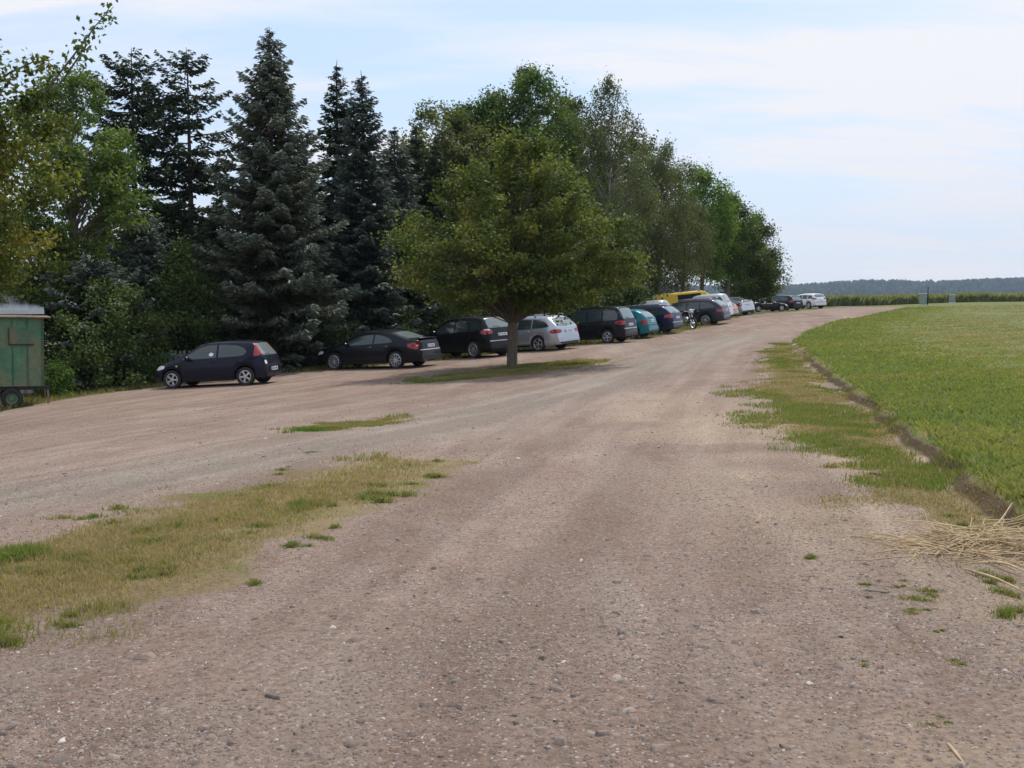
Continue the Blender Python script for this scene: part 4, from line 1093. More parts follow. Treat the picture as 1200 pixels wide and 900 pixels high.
# slatted fence behind the first hatchback
fe = empty('slat_fence', (0, 0, 0), 0, 'short grey slatted fence half hidden in bushes behind the black three-door hatchback', 'fence')
fm = plain('grey_fence_wood', (.19, .19, .195), .8, var=.25)
f_ = MB()
for k in range(9): f_.box((k * .16, 0, .62), (.085, .022, 1.0 + .03 * math.sin(k * 2.3)), bev=.004)
f_.build('slats', fm, fe)
for zz in (.3, .95): MB().box((.65, .03, zz), (1.45, .035, .08)).build('rail', fm, fe)
for xx in (-.05, 1.35): MB().box((xx, .06, .55), (.09, .09, 1.12)).build('post', fm, fe)
p = pt(201, 436, 39.4); fe.location = (p[0], p[1], gz(p[0], p[1])); fe.rotation_euler = (0, 0, math.radians(4))

# ------------------------------------------------------------------ notice board, field cabinets
nb = empty('notice_board', (0, 0, 0), 0, 'white notice board on two dark posts behind the light silver sedan', 'notice board')
MB().box((0, 0, 1.72), (1.35, .05, .85), bev=.01).build('board', plain('board_white', (.52, .54, .53), .5, var=.15), nb)
fr = MB()
for c, dd in (((0, -.01, 2.17), (1.5, .09, .07)), ((0, -.01, 1.27), (1.5, .09, .07))): fr.box(c, dd)
fr.build('frame', DARKM, nb)
for xx in (-.78, .78): MB().box((xx, 0, 1.12), (.11, .11, 2.3)).build('post', DARKM, nb)
MB().box((0, -.02, 2.26), (1.9, .3, .06), bev=.01).build('roof', DARKM, nb)
p = pt(870, 366.5, 95); nb.location = (p[0], p[1], gz(p[0], p[1])); nb.rotation_euler = (0, 0, math.radians(-12))

CABG = plain('cabinet_green', (.22, .28, .25), .5, var=.15); CABT = plain('cabinet_top', (.55, .57, .56), .5, var=.1)
def cabinet(px, py, D, w, h, label, post, rz):
    e = empty('field_cabinet', (0, 0, 0), 0, label, 'cabinet')
    MB().box((0, 0, h / 2 + .05), (w, .4, h - .1), bev=.01).build('body', CABG, e)
    d_ = MB().box((0, -.212, h / 2 + .05), (w - .1, .02, h - .24), bev=.004).build('door', CABG, e)
    MB().box((w * .32, -.232, h * .55), (.03, .02, .14)).build('handle', DARKM, d_)
    MB().box((0, 0, h + .03), (w + .08, .5, .06), bev=.015).build('lid', CABT, e)
    MB().box((0, 0, .03), (w + .05, .46, .1)).build('plinth', CABT, e)
    p = pt(px, py, D); e.location = (p[0], p[1], gz(p[0], p[1]) - .02); e.rotation_euler = (0, 0, rz)
cabinet(1081.5, 357.5, 108, .70, 1.12, 'grey green field cabinet beside a dark post at the edge of the crop', True, -.35)
cabinet(1115.8, 354.5, 117, .62, .82, 'smaller paler field cabinet standing alone right of the post', False, -.3)
p = pt(1087, 357.3, 108); po = MB().tube([(0, 0, -.1), (0, 0, 1.5), (.03, 0, 1.75)], [.05, .05, .04], 8).build('marker_post', DARKM, None, smooth=40)
po.location = (p[0], p[1], gz(p[0], p[1])); tag(po, 'dark round post right beside the larger field cabinet', 'post')
# ------------------------------------------------------------------ trees
def unit(v): return v / np.maximum(np.linalg.norm(v, axis=-1, keepdims=True), 1e-9)
def leafquads(c, a, s, L, W):
    """rhombic leaves: centre, axis, side"""
    L = np.asarray(L)[:, None]; W = np.asarray(W)[:, None]
    nrm = unit(np.cross(a, s))
    V = np.stack([c - a * L * .5, c + s * W * .5 + nrm * W * .12, c + a * L * .5, c - s * W * .5 + nrm * W * .12], 1).reshape(-1, 3)
    return V, np.arange(len(c) * 4).reshape(-1, 4)
G_MID = [(0, (.025, .045, .010)), (.5, (.055, .092, .018)), (1, (.115, .15, .032))]
L_LINDEN = leafmat('leaf_linden', [(0, (.035, .062, .013)), (.5, (.082, .115, .022)), (.85, (.15, .18, .035)), (1, (.21, .22, .05))], .38)
L_MAPLE = leafmat('leaf_maple', [(0, (0.050, 0.077, 0.015)), (.4, (0.110, 0.138, 0.022)), (.75, (0.187, 0.198, 0.033)), (1, (0.286, 0.220, 0.044))], .4)
L_DARK = leafmat('leaf_dark', [(0, (0.030, 0.053, 0.015)), (.6, (0.065, 0.103, 0.025)), (1, (0.125, 0.169, 0.045))], .3)
L_GREEN = leafmat('leaf_green', [(0, (0.041, 0.075, 0.017)), (.5, (0.084, 0.142, 0.029)), (1, (0.160, 0.225, 0.051))], .36)
L_OLIVE = leafmat('leaf_olive', [(0, (0.051, 0.072, 0.020)), (.5, (0.109, 0.133, 0.041)), (1, (0.196, 0.210, 0.072))], .34)
L_GREY = leafmat('leaf_grey_green', [(0, (0.055, 0.072, 0.031)), (.5, (0.114, 0.137, 0.058)), (1, (0.208, 0.227, 0.104))], .34)
L_FRESH = leafmat('leaf_fresh', [(0, (0.049, 0.098, 0.017)), (.5, (0.105, 0.182, 0.031)), (1, (0.182, 0.266, 0.056))], .42)
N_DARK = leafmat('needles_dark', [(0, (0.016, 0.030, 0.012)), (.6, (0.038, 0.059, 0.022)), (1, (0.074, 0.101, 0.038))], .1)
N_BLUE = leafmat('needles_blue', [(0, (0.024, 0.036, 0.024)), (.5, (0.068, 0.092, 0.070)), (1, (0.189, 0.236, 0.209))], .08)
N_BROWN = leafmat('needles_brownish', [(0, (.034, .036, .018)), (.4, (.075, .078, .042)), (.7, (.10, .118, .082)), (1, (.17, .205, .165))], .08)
B_GREY = barkmat('bark_grey', (.07, .058, .045), (.19, .155, .12)); B_BROWN = barkmat('bark_brown', (.05, .035, .025), (.14, .10, .07)); B_BIRCH = barkmat('bark_birch', (.10, .09, .08), (.45, .43, .39), 1.2)

EGG = [(0, .45), (.1, .85), (.25, 1.0), (.42, .92), (.58, .76), (.72, .62), (.86, .44), (1, .12)]
ROUND = [(0, .35), (.15, .75), (.35, .97), (.55, 1.0), (.75, .85), (.9, .55), (1, .12)]
TALL = [(0, .45), (.2, .85), (.45, 1.0), (.65, .8), (.8, .5), (.92, .25), (1, .06)]
DOME = [(0, 1.0), (.3, 1.0), (.55, .88), (.75, .68), (.9, .42), (1, .12)]

def decid(name, label, px, D, top, bot, hw, leaf, bark, prof=ROUND, n=90, per=260, cr=.55, ls=.14, asp=.62, up=.5, droop=0., trunk_r=.2, lean=0., group=None, cat='tree', base=None, seed=0, tmean=.45, squash=.7, inner=.42, patchy=.18, bare_base=True, spray=.45):
    r_ = np.random.default_rng(1000 + seed + int(px * 7))
    p0 = pt(px, 400, D); bx, by = p0[0], p0[1]; bz = gz(bx, by) if base is None else base
    zt = pt(px, top, D)[2]; zb = pt(px, bot, D)[2]; R = hw / F * D
    root = empty(name, (bx, by, bz - .05), 0, label, cat, group)
    zt -= bz; zb = max(zb - bz, .05)
    Hc = zt - zb
    # clusters
    tt = [p[0] for p in prof]; rr = [p[1] for p in prof]
    t = r_.random(n * 6); acc = r_.random(n * 6) < np.interp(t, tt, rr) ** 1.3
    t = t[acc][:n]; n = len(t)
    t[0] = .97; t[1] = .93; t[2] = .94
    an = r_.uniform(0, 2 * np.pi, n)
    lob = 1 + .16 * np.sin(an * 3 + r_.uniform(0, 6) + t * 5) + .10 * np.sin(an * 5 + t * 9)
    rad = R * np.interp(t, tt, rr) * lob * (1 - cr * .35 / max(R, .6)) * np.where(r_.random(n) < .74, r_.uniform(.68, 1.0, n), r_.uniform(.1, .7, n))
    cl = np.stack([np.cos(an) * rad + lean * t, np.sin(an) * rad, zb + Hc * t * .985], -1)
    csz = cr * r_.uniform(.65, 1.35, n) * (1 - .35 * t ** 3)
    # trunk and limbs
    mb = MB()
    th = zb + Hc * .8
    tr_pts = [(0, 0, -.1), (0, 0, .15), (r_.normal(0, .03), r_.normal(0, .03), zb * .6 + .2), (r_.normal(0, .08) + lean * .1, r_.normal(0, .08), zb + Hc * .3), (r_.normal(0, .12) + lean * .5, r_.normal(0, .12), th)]
    tr_pts.sort(key=lambda q: q[2])
    mb.tube(tr_pts, [trunk_r * 1.35, trunk_r * 1.1, trunk_r, trunk_r * .65, trunk_r * .12], 10)
    def trunk_at(z):
        zs = [q[2] for q in tr_pts]
        return np.array([np.interp(z, zs, [q[0] for q in tr_pts]), np.interp(z, zs, [q[1] for q in tr_pts]), z])
    for i in range(n):
        c = cl[i]; d = math.hypot(c[0], c[1])
        z0 = min(max(c[2] - d * r_.uniform(.5, 1.1) - .2, zb * .75 if bare_base else .1), th * .97)
        a = trunk_at(z0)
        m1 = a + (c - a) * .45 + np.array([0, 0, .12 * d + r_.normal(0, .06)]) + r_.normal(0, .05, 3)
        rb = min(trunk_r * .42, .012 + .016 * d + .01 * cr) * (1 if i % 3 == 0 else .55)
        mb.tube([a, m1, c], [rb, rb * .6, rb * .18], 5, cap=False)
    trunk = mb.build('trunk', bark, root, smooth=60)
    # leaves
    N_ = n * per; ci = np.repeat(np.arange(n), per)
    off = r_.normal(0, 1, (N_, 3)); off = unit(off) * (r_.random(N_) ** inner)[:, None]
    k2 = (1 + .35 * r_.normal(0, 1, (N_, 1)) * (r_.random((N_, 1)) < .2))
    pos = cl[ci] + off * csz[ci][:, None] * np.array([1.15, 1.15, squash]) * k2
    sdir = unit(cl - np.array([lean * .5, 0, zb + Hc * .15]) + r_.normal(0, .35, (n, 3)))
    pos += sdir[ci] * (r_.normal(0, 1, N_) * spray * csz[ci])[:, None]
    if droop > 0:
        pos[:, 2] -= droop * r_.random(N_) ** 1.5 * (.5 + np.linalg.norm(off[:, :2], axis=1))
    outw = unit(pos - np.array([lean * .5, 0, zb + Hc * .4]))
    nr = unit(r_.normal(0, 1, (N_, 3)) * .75 + np.array([0, 0, up]) + outw * .45)
    ax = unit(np.cross(nr, r_.normal(0, 1, (N_, 3))))
    if droop > 0: ax = unit(ax + np.array([0, 0, -1.2]) * r_.random((N_, 1))); nr = unit(nr - ax * (nr * ax).sum(-1, keepdims=True))
    sd = np.cross(nr, ax)
    L = ls * r_.uniform(.6, 1.35, N_)
    V, Fc = leafquads(pos, ax, sd, L, L * asp)
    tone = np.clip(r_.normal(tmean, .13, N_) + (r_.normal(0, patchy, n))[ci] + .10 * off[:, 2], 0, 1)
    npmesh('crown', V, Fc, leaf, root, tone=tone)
    return root

def conifer(label, px, D, top, hw, leaf, base_py=None, seed=0, dens=1.0, sag=.25, gap=0.0, whorl=.34, ls=.26, prof=None, trunk_r=.2, start=.06, tipc=.5, leafa=.34, name='spruce_tree', group=None, curve=.0, hang=.25):
    r_ = np.random.default_rng(500 + seed + int(px * 3))
    p0 = pt(px, 400, D); bx, by = p0[0], p0[1]; bz = gz(bx, by)
    zt = pt(px, top, D)[2] - bz; R = hw / F * D
    root = empty(name, (bx, by, bz - .05), r_.uniform(0, 6.28), label, 'tree', group)
    prof = prof or [(0, .80), (.1, 1.0), (.3, .93), (.5, .74), (.7, .5), (.85, .30), (.94, .13), (1, .02)]
    tt = [p[0] for p in prof]; rr = [p[1] for p in prof]
    mb = MB()
    lx, ly = r_.normal(0, .06, 2)
    mb.tube([(0, 0, -.1), (0, 0, .3), (lx, ly, zt * .5), (lx * .6, ly, zt * .97), (0, 0, zt)], [trunk_r * 1.3, trunk_r, trunk_r * .62, .025, .008], 8)
    P, A_, T_, Ls = [], [], [], []
    z = zt * start
    while z < zt * .985:
        t = z / zt; nb = int(round((5 + 4 * (1 - t)) * min(1, dens + .2)))
        zz = z + r_.normal(0, whorl * .25, nb)
        a0 = r_.uniform(0, 6.28)
        for b in range(nb):
            if r_.random() < gap: continue
            az = a0 + 2 * math.pi * b / nb + r_.normal(0, .25)
            Lb = R * np.interp(t, tt, rr) * r_.uniform(.58, 1.16)
            Lb = max(Lb, .10)
            d = np.array([math.cos(az), math.sin(az), 0])
            m = max(4, int(Lb / .10)); s = np.linspace(.12, 1, m)
            el0 = .45 * t - .12 + r_.normal(0, .06)
            zc = zz[b] + Lb * (el0 * s - sag * (1 - .7 * t) * s ** 1.3 + .22 * s ** 4)
            bp = d[None] * (Lb * s)[:, None]; bp[:, 2] = zc
            if b % 2 == 0 or t > .8 or gap > 0: mb.tube([bp[0] * [.0, .0, 1], bp[m // 2], bp[-1]], [.012 + .012 * Lb, .010 + .004 * Lb, .004], 4, cap=False)
            lat = np.array([-d[1], d[0], 0])
            K = int(max(3, 8 * dens))
            ww = np.minimum(.62, (.21 + .5 * Lb * (1.02 - s) * .6) * min(1, .3 + Lb))
            for k in range(K):
                q = r_.uniform(-1, 1, m)
                pos = bp + lat[None] * (q * ww)[:, None] + d[None] * (r_.normal(0, .05, m))[:, None]
                pos[:, 2] -= np.abs(q) * ww * .28 + hang * r_.random(m) * (.3 + .5 * (1 - t)) * r_.random(m)
                ax = d[None] * r_.uniform(.35, 1.0, m)[:, None] + lat[None] * (np.sign(q) * r_.uniform(.2, 1.0, m))[:, None]
                ax[:, 2] -= r_.uniform(-.15, .25 + hang, m)
                P.append(pos); A_.append(ax); Ls.append(ls * r_.uniform(.6, 1.25, m) * (.8 + .3 * (1 - t)) * min(1, .35 + Lb))
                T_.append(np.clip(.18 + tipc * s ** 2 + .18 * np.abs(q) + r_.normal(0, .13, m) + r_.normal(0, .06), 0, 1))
        z += whorl * (.75 + .5 * (1 - t))
    mb.build('trunk', B_BROWN, root, smooth=60)
    P = np.concatenate(P); ax = unit(np.concatenate(A_)); L = np.concatenate(Ls); T_ = np.concatenate(T_)
    # leader
    nr = unit(r_.normal(0, .55, P.shape) + np.array([0, 0, 1.0])); nr = unit(nr - ax * (nr * ax).sum(-1, keepdims=True))
    V, Fc = leafquads(P, ax, np.cross(nr, ax), L, L * leafa)
    # a second, upright set so that branches keep thickness from every side
    k = r_.random(len(P)) < .6
    V2, F2 = leafquads(P[k] + r_.normal(0, .03, (k.sum(), 3)), ax[k], nr[k], L[k] * .85, L[k] * leafa * .8)
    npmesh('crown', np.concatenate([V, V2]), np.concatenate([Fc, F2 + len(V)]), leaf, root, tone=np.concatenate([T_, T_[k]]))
    return root

ROW = 'deciduous trees in the row behind the parked cars'
# the solitary parking lot tree
decid('parking_lot_tree', 'broad round deciduous tree standing alone on the grass island in front of the cars', 600, 36.2, 160, 360, 136, L_LINDEN, B_GREY, EGG, n=400, per=190, cr=.34, ls=.115, up=.75, trunk_r=.165, lean=.40, seed=1, tmean=.58, squash=.8, patchy=.2, spray=.9)
# left edge maple with its shoot against the sky
mp_ = decid('maple_tree', 'yellowing maple with large leaves hanging in at the left edge of the photo', -85, 22, 20, 350, 150, L_MAPLE, B_GREY, ROUND, n=175, per=420, cr=.5, ls=.095, asp=.8, up=.6, trunk_r=.22, seed=2, tmean=.36, patchy=.22)
def shoot(root, pts, n_leaf, spread, ls, leaf, seed):
    r_ = np.random.default_rng(seed); o = np.array(root.location)
    W = [pt(*q) - o for q in pts]
    MB().tube(W, np.linspace(.03, .006, len(W)), 5).build('branch', B_GREY, root, smooth=60)
    t = r_.uniform(.25, 1, n_leaf) * (len(W) - 1); i = np.minimum(t.astype(int), len(W) - 2); f = (t - i)[:, None]; W = np.array(W)
    c = W[i] * (1 - f) + W[i + 1] * f + r_.normal(0, spread, (n_leaf, 3)) - np.array([0, 0, .04])
    nr = unit(r_.normal(0, .6, (n_leaf, 3)) + np.array([0, -.3, .6])); ax = unit(np.cross(nr, r_.normal(0, 1, (n_leaf, 3))) + np.array([0, 0, -.5])); nr = unit(nr - ax * (nr * ax).sum(-1, keepdims=True))
    L = ls * r_.uniform(.7, 1.25, n_leaf); s = np.cross(nr, ax)
    V, Fc = leafquads(c, ax, s, L, L * .55)
    V2, F2 = leafquads(c, unit(s + ax * .5), ax, L * .8, L * .4)
    npmesh('leaves', np.concatenate([V, V2]), np.concatenate([Fc, F2 + len(V)]), leaf, root, tone=np.tile(np.clip(r_.normal(.5, .15, n_leaf), 0, 1), 2))
shoot(mp_, [(10, 150, 22), (55, 105, 22), (90, 60, 22), (112, 30, 22), (133, 8, 22)], 120, .10, .13, L_GREEN, 5)
shoot(mp_, [(60, 110, 22), (80, 85, 22.3), (95, 62, 22), (104, 50, 22)], 40, .12, .15, L_GREEN, 6)
shoot(mp_, [(-10, 100, 22), (12, 85, 22), (40, 72, 22), (62, 78, 22)], 110, .16, .15, L_MAPLE, 7)
decid('walnut_tree', 'open green deciduous tree with sky gaps between the maple and the thin spruces', 90, 40, 84, 310, 76, L_GREEN, B_GREY, ROUND, n=150, per=210, cr=.46, ls=.13, up=.4, trunk_r=.18, seed=3, tmean=.65)
# conifers
THIN = [(0, .5), (.2, .8), (.35, .75), (.5, .95), (.7, 1.0), (.82, .85), (.92, .52), (1, .06)]
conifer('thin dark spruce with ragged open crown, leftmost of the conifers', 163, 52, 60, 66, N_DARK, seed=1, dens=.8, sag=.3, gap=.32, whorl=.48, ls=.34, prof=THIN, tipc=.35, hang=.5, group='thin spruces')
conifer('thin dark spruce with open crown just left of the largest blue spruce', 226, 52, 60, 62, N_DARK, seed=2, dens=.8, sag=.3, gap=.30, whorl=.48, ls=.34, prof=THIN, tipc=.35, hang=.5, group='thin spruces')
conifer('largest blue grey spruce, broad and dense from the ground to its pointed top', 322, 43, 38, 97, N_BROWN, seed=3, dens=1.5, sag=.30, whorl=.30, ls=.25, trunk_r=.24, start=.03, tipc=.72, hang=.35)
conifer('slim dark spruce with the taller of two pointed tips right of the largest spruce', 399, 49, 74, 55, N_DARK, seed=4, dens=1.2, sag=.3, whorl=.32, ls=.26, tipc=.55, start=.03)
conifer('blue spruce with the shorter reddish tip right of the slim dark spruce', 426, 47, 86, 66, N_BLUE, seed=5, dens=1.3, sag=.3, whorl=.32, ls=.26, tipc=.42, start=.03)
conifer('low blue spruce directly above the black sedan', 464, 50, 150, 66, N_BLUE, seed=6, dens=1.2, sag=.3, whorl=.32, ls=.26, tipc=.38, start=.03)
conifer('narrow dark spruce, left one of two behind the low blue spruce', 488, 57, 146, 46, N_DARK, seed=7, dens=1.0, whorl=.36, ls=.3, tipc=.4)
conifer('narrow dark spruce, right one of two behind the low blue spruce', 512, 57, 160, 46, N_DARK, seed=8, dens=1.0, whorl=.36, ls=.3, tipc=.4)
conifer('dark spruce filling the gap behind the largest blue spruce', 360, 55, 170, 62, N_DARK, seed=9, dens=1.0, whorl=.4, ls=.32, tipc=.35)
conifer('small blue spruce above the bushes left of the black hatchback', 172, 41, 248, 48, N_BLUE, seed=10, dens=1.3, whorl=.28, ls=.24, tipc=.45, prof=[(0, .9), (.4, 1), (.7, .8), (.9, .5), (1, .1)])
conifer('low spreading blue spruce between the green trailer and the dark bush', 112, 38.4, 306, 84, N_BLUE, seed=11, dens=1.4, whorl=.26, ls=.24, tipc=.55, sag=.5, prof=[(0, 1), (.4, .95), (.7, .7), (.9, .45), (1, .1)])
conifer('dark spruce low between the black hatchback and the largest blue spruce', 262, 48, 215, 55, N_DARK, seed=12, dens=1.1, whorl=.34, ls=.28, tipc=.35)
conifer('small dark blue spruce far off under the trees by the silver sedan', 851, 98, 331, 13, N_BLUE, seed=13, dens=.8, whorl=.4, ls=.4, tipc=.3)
# bushes and low trees in front of the conifers
BU = 'bushes along the edge of the parking strip'
decid('bush', 'large dark bush between the green trailer and the black hatchback', 122, 37.8, 330, 440, 82, L_DARK, B_BROWN, DOME, n=120, per=230, cr=.48, ls=.10, seed=20, trunk_r=.06, group=BU, cat='bush', tmean=.72)
decid('bush', 'dark green tall shrub above the bonnet of the black hatchback', 214, 41, 285, 435, 52, L_DARK, B_BROWN, DOME, n=110, per=220, cr=.5, ls=.11, seed=21, trunk_r=.06, group=BU, cat='bush', tmean=.45)
decid('shrub_tree', 'yellow green leafy shrub tree under the maple above the tin shed', 38, 39, 268, 372, 88, L_LINDEN, B_BROWN, DOME, n=120, per=220, cr=.5, ls=.12, seed=22, trunk_r=.08, group=BU, cat='bush', tmean=.55)
decid('shrub_tree', 'green shrub right of the tin shed behind the low spreading blue spruce', 125, 43, 262, 400, 66, L_GREEN, B_BROWN, DOME, n=90, per=220, cr=.5, ls=.12, seed=23, trunk_r=.08, group=BU, cat='bush', tmean=.55)
decid('shrub_tree', 'dark shrub behind the tin shed at the left edge', -45, 44, 255, 400, 95, L_DARK, B_BROWN, DOME, n=100, per=220, cr=.6, ls=.13, seed=24, trunk_r=.08, group=BU, cat='bush')
for k, (px, D, tp, hw, lf, lab) in enumerate([
        (283, 46, 345, 40, L_DARK, 'dark undergrowth behind the roof of the black hatchback'), (372, 44.5, 372, 34, L_DARK, 'dark undergrowth in front of the black sedan'),
        (445, 48, 352, 50, L_DARK, 'dark undergrowth behind the roof of the black sedan'), (520, 51, 330, 48, L_DARK, 'dark bush behind the front of the black sport utility car'),
        (575, 54, 300, 48, L_DARK, 'dark bush behind the parking lot tree trunk'), (632, 56, 305, 48, L_DARK, 'dark bush behind the roof of the silver estate'),
        (690, 58, 318, 44, L_DARK, 'dark bush behind the tall black people carrier'), (735, 63, 338, 28, L_DARK, 'low bush behind the teal hatchback'),
        (762, 72, 347, 26, L_DARK, 'low bush behind the navy blue estate'), (330, 60, 190, 75, L_DARK, 'dark leafy tree far behind the largest spruce'), (445, 62, 200, 70, L_DARK, 'dark leafy tree behind the two pointed spruces'),
        (205, 60, 250, 70, L_DARK, 'dark leafy shrub behind the thin spruces')]):
    decid('bush', lab, px, D, tp, 398 if D < 60 else 385, hw, lf, B_BROWN, DOME, n=70 if D < 60 else 90, per=200, cr=.62 if D < 60 else .9, ls=.13 if D < 60 else .2, seed=30 + k, trunk_r=.06, group=BU, cat='bush', tmean=.42)
# weeds in front of the big bush
decid('weed_clump', 'tall weeds on the verge at the foot of the green trailer leg', 66, 34.5, 425, 462, 26, L_FRESH, B_BROWN, DOME, n=40, per=70, cr=.3, ls=.09, seed=50, trunk_r=.01, cat='weeds', tmean=.25)
# deciduous row
decid('deciduous_tree', 'olive green round topped tree left of and behind the parking lot tree', 520, 62, 125, 330, 66, L_OLIVE, B_GREY, ROUND, n=190, per=230, cr=.8, ls=.19, seed=60, group=ROW)
decid('deciduous_tree', 'dark green tree whose shoulder shows just above the parking lot tree', 570, 66, 112, 330, 68, L_GREEN, B_GREY, ROUND, n=200, per=220, cr=.8, ls=.19, seed=61, group=ROW, tmean=.35)
decid('deciduous_tree', 'tallest deciduous tree with ragged open top above the parking lot tree', 622, 66, 84, 330, 72, L_GREEN, B_GREY, ROUND, n=250, per=210, cr=.72, ls=.18, seed=62, group=ROW, tmean=.42, patchy=.2)
decid('deciduous_tree', 'dark tree with brown trunk behind the tailgate of the silver estate', 660, 52, 215, 352, 62, L_DARK, B_BROWN, ROUND, n=90, per=200, cr=.6, ls=.15, seed=63, trunk_r=.15, group=ROW)
decid('birch_tree', 'airy birch with thin pointed top right of the tallest tree', 712, 64, 86, 340, 62, L_GREY, B_BIRCH, [(0, .6), (.25, 1), (.5, .92), (.7, .68), (.85, .42), (1, .05)], n=165, per=190, cr=.58, ls=.15, asp=.5, droop=.75, up=.2, trunk_r=.13, seed=64, group=ROW, tmean=.36)
decid('willow_tree', 'grey green willow with hanging twigs right of the birch', 768, 72, 163, 340, 58, L_GREY, B_GREY, ROUND, n=140, per=220, cr=.62, ls=.16, asp=.4, droop=.8, up=.2, trunk_r=.17, seed=65, group=ROW, tmean=.42)
decid('willow_tree', 'second smaller grey green willow between the first willow and the bright green tree', 800, 76, 232, 335, 34, L_GREY, B_GREY, ROUND, n=80, per=200, cr=.6, ls=.16, asp=.4, droop=.6, up=.2, trunk_r=.14, seed=66, group=ROW, tmean=.5)
decid('deciduous_tree', 'bright green feathery tree rising behind the willows', 822, 84, 198, 326, 40, L_FRESH, B_GREY, ROUND, n=100, per=210, cr=.8, ls=.19, seed=67, trunk_r=.17, group=ROW, tmean=.4)
decid('deciduous_tree', 'green tree with uneven top, second from the right end of the tree row', 852, 88, 230, 330, 36, L_GREEN, B_GREY, ROUND, n=100, per=210, cr=.75, ls=.19, seed=68, trunk_r=.17, group=ROW, tmean=.5)
decid('deciduous_tree', 'last tree of the row at the right end, branches reaching down to the roadster', 881, 92, 252, 347, 37, L_LINDEN, B_GREY, EGG, n=115, per=220, cr=.7, ls=.18, seed=69, trunk_r=.17, group=ROW, tmean=.4)
decid('deciduous_tree', 'slim tree between the birch and the tallest tree, set further back', 668, 72, 120, 330, 56, L_OLIVE, B_GREY, ROUND, n=150, per=200, cr=.8, ls=.19, seed=70, group=ROW, tmean=.35)
decid('deciduous_tree', 'dark tree filling in behind the birch and the willow', 742, 80, 160, 332, 56, L_OLIVE, B_GREY, ROUND, n=150, per=200, cr=.85, ls=.2, seed=71, group=ROW, tmean=.3)

# ------------------------------------------------------------------ far hills with their forest
hx = np.linspace(-2200, 3400, 160); hy = np.linspace(2100, 4000, 40)
HX, HY = np.meshgrid(hx, hy)
def hill_z(x, y):
    px = 600 + x / y * F
    prof = np.interp(px, [-400, 300, 700, 880, 960, 1010, 1050, 1075, 1120, 1200, 1400, 2200], [18, 22, 20, 19, 30, 36, 36, 33, 38, 44, 52, 40])
    return -8 + (prof + 22 - 13) * sstep(2150, 2900, y) * (1 - .25 * sstep(3200, 4200, y)) + 11 * (fbm(x, y, 260, 4, 5) - .5) + 8
HZ = hill_z(HX, HY) - 5
ii = np.arange(HX.size).reshape(HX.shape)
hm_ = plain('wooded_hill', (.035, .055, .022), .95, var=.3, vscale=.02)
ho = npmesh('hills', np.stack([HX, HY, HZ], -1).reshape(-1, 3), np.stack([ii[:-1, :-1], ii[:-1, 1:], ii[1:, 1:], ii[1:, :-1]], -1).reshape(-1, 4), hm_, smooth=True)
tag(ho, kind='structure')
nT = 16000
fx = rng.uniform(-1500, 2400, nT); fy = 2200 + rng.random(nT) ** .7 * 850
fz = hill_z(fx, fy) - 5; hh = rng.uniform(7, 19, nT) * (1 + .35 * (fbm(fx, fy, 90, 2, 6) - .5)); ww = rng.uniform(4, 7.5, nT); con = rng.random(nT) < .45
ang = np.arange(6) * math.pi / 3
rings = []
for zf, rc, rd in ((0.05, .9, .6), (.4, .75, 1.0), (.75, .38, .85), (1.0, .04, .25)):
    r = np.where(con, rc, rd)[:, None] * ww[:, None] * rng.uniform(.75, 1.2, (nT, 6))
    a = ang[None] + rng.uniform(0, 1, (nT, 1))
    rings.append(np.stack([fx[:, None] + r * np.cos(a), fy[:, None] + r * np.sin(a), (fz + hh * zf)[:, None] + rng.normal(0, .6, (nT, 6))], -1))
V = np.stack(rings, 1).reshape(-1, 3)
b0 = np.arange(nT)[:, None] * 24; fl = []
for r in range(3):
    for k in range(6): fl.append(b0 + [r * 6 + k, r * 6 + (k + 1) % 6, (r + 1) * 6 + (k + 1) % 6, (r + 1) * 6 + k])
Fc = np.concatenate(fl)
tone = np.tile(np.clip(rng.normal(.4, .22, nT), 0, 1), 18)
o = npmesh('forest', V, Fc, leafmat('far_forest', [(0, (0.018, 0.032, 0.016)), (.5, (0.038, 0.058, 0.024)), (1, (0.075, 0.100, 0.035))], 0, .9), tone=tone)
tag(o, 'blue hazy forest covering the low hills on the horizon', kind='stuff')
# ------------------------------------------------------------------ camera, light, sky
cam = bpy.data.cameras.new('camera'); cam.sensor_width = 36; cam.lens = 36 * F / 1200
cam.clip_start = .1; cam.clip_end = 12000
co = bpy.data.objects.new('camera', cam); C.objects.link(co)
co.location = (0, 0, EYE); co.rotation_euler = (math.pi / 2 - PITCH, 0, 0)
bpy.context.scene.camera = co
SEL, SAZ = math.radians(57), math.radians(28)
sun = bpy.data.lights.new('sun', 'SUN'); sun.energy = 2.9; sun.angle = math.radians(1.2); sun.color = (1, .94, .86)
so = bpy.data.objects.new('sun', sun); C.objects.link(so)
dv = Vector((math.sin(SAZ) * math.cos(SEL), math.cos(SAZ) * math.cos(SEL), math.sin(SEL)))
so.rotation_euler = dv.to_track_quat('Z', 'Y').to_euler()
w = bpy.data.worlds.new('World'); bpy.context.scene.world = w; w.use_nodes = True
nt = w.node_tree; bg = nt.nodes['Background']; bg.inputs['Strength'].default_value = .13
sky = N(nt, 'ShaderNodeTexSky'); sky.sky_type = 'NISHITA'; sky.sun_disc = False; sky.sun_elevation = SEL; sky.sun_rotation = SAZ; sky.air_density = 1.0; sky.dust_density = 1.5; sky.ozone_density = 1.2
tc = N(nt, 'ShaderNodeTexCoord')
sepx = N(nt, 'ShaderNodeSeparateXYZ'); nt.links.new(tc.outputs['Generated'], sepx.inputs[0])
zc = math_(nt, 'ADD', math_(nt, 'MAXIMUM', sepx.outputs['Z'], 0), .16)
cmb = N(nt, 'ShaderNodeCombineXYZ')
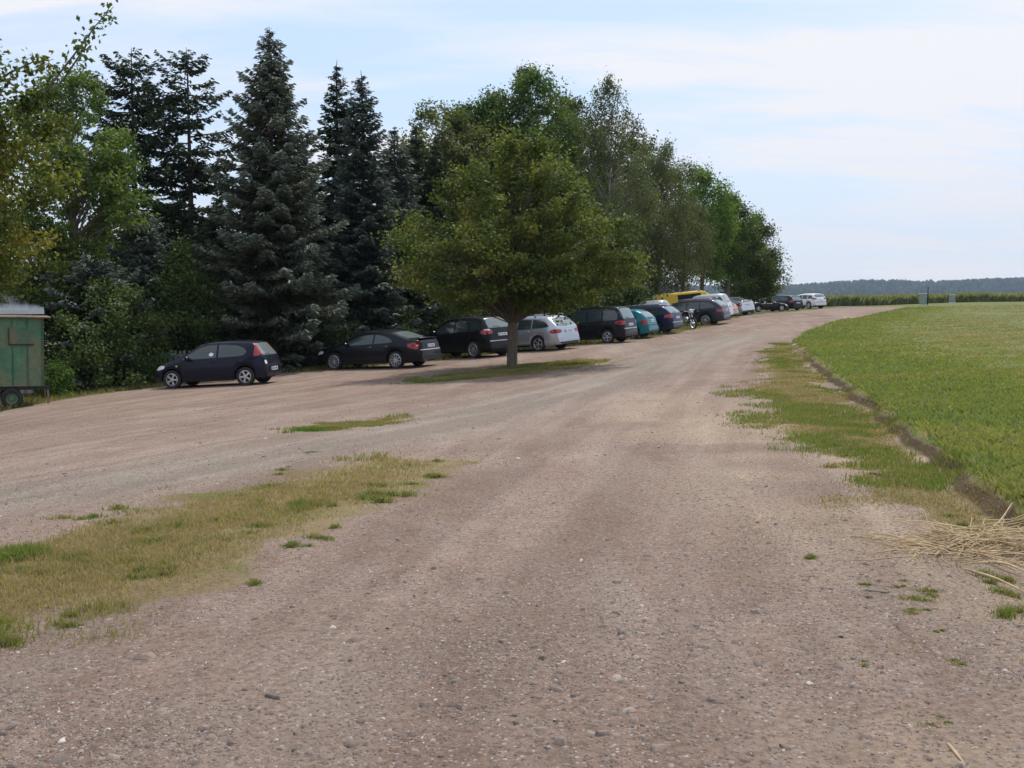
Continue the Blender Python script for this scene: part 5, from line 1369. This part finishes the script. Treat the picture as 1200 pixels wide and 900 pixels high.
nt.links.new(math_(nt, 'DIVIDE', sepx.outputs['X'], zc), cmb.inputs[0]); nt.links.new(math_(nt, 'DIVIDE', sepx.outputs['Y'], zc), cmb.inputs[1])
mp = N(nt, 'ShaderNodeMapping'); mp.inputs['Rotation'].default_value = (0, 0, math.radians(-14)); mp.inputs['Scale'].default_value = (.42, 1.15, 1); mp.inputs['Location'].default_value = CLOUD_LOC if 'CLOUD_LOC' in globals() else (0, 0, 0)
nt.links.new(cmb.outputs[0], mp.inputs['Vector'])
c1 = noise(nt, mp.outputs[0], 1.15, 3, .45, .35); c2 = noise(nt, mp.outputs[0], 4.5, 6, .6, .8)
cl = math_(nt, 'ADD', math_(nt, 'MULTIPLY', c1, .75), math_(nt, 'MULTIPLY', c2, .25))
clf = ramp(nt, cl, [(.43, (.12, .12, .12)), (.50, (.5, .5, .5)), (.56, (.97, .97, .97))])
hor = ramp(nt, sepx.outputs['Z'], [(0, (1, 1, 1)), (.13, (.25, .25, .25)), (.3, (0, 0, 0))])
fac = math_(nt, 'MAXIMUM', clf, math_(nt, 'MULTIPLY', hor, .8))
hsv = N(nt, 'ShaderNodeHueSaturation'); hsv.inputs['Saturation'].default_value = 1.08; hsv.inputs['Value'].default_value = 1.36; nt.links.new(sky.outputs[0], hsv.inputs['Color'])
cc = mixc(nt, fac, mixc(nt, .75, hsv.outputs[0], (3.7, 5.0, 6.9)), (6.35, 6.3, 6.45))
nt.links.new(cc, bg.inputs['Color'])
# air
hz = MB().box((0, 1910, 130), (8000, 4420, 300)).build('haze')
hm = bpy.data.materials.new('haze_air'); hm.use_nodes = True; n_ = hm.node_tree; n_.nodes.clear()
ou = n_.nodes.new('ShaderNodeOutputMaterial'); pv = n_.nodes.new('ShaderNodeVolumePrincipled')
pv.inputs['Color'].default_value = (.60, .76, 1, 1); pv.inputs['Density'].default_value = .00011; pv.inputs['Anisotropy'].default_value = .2
n_.links.new(pv.outputs[0], ou.inputs['Volume']); hz.data.materials.append(hm); tag(hz, 'thin pale summer haze between here and the wooded hills', kind='stuff')
sc = bpy.context.scene
sc.view_settings.view_transform = 'Standard'; sc.view_settings.look = 'None'; sc.view_settings.exposure = .22; sc.view_settings.gamma = 1
sc.cycles.max_bounces = 8; sc.cycles.diffuse_bounces = 3; sc.cycles.glossy_bounces = 3; sc.cycles.transmission_bounces = 3; sc.cycles.transparent_max_bounces = 6; sc.cycles.volume_bounces = 0
sc.cycles.use_denoising = True
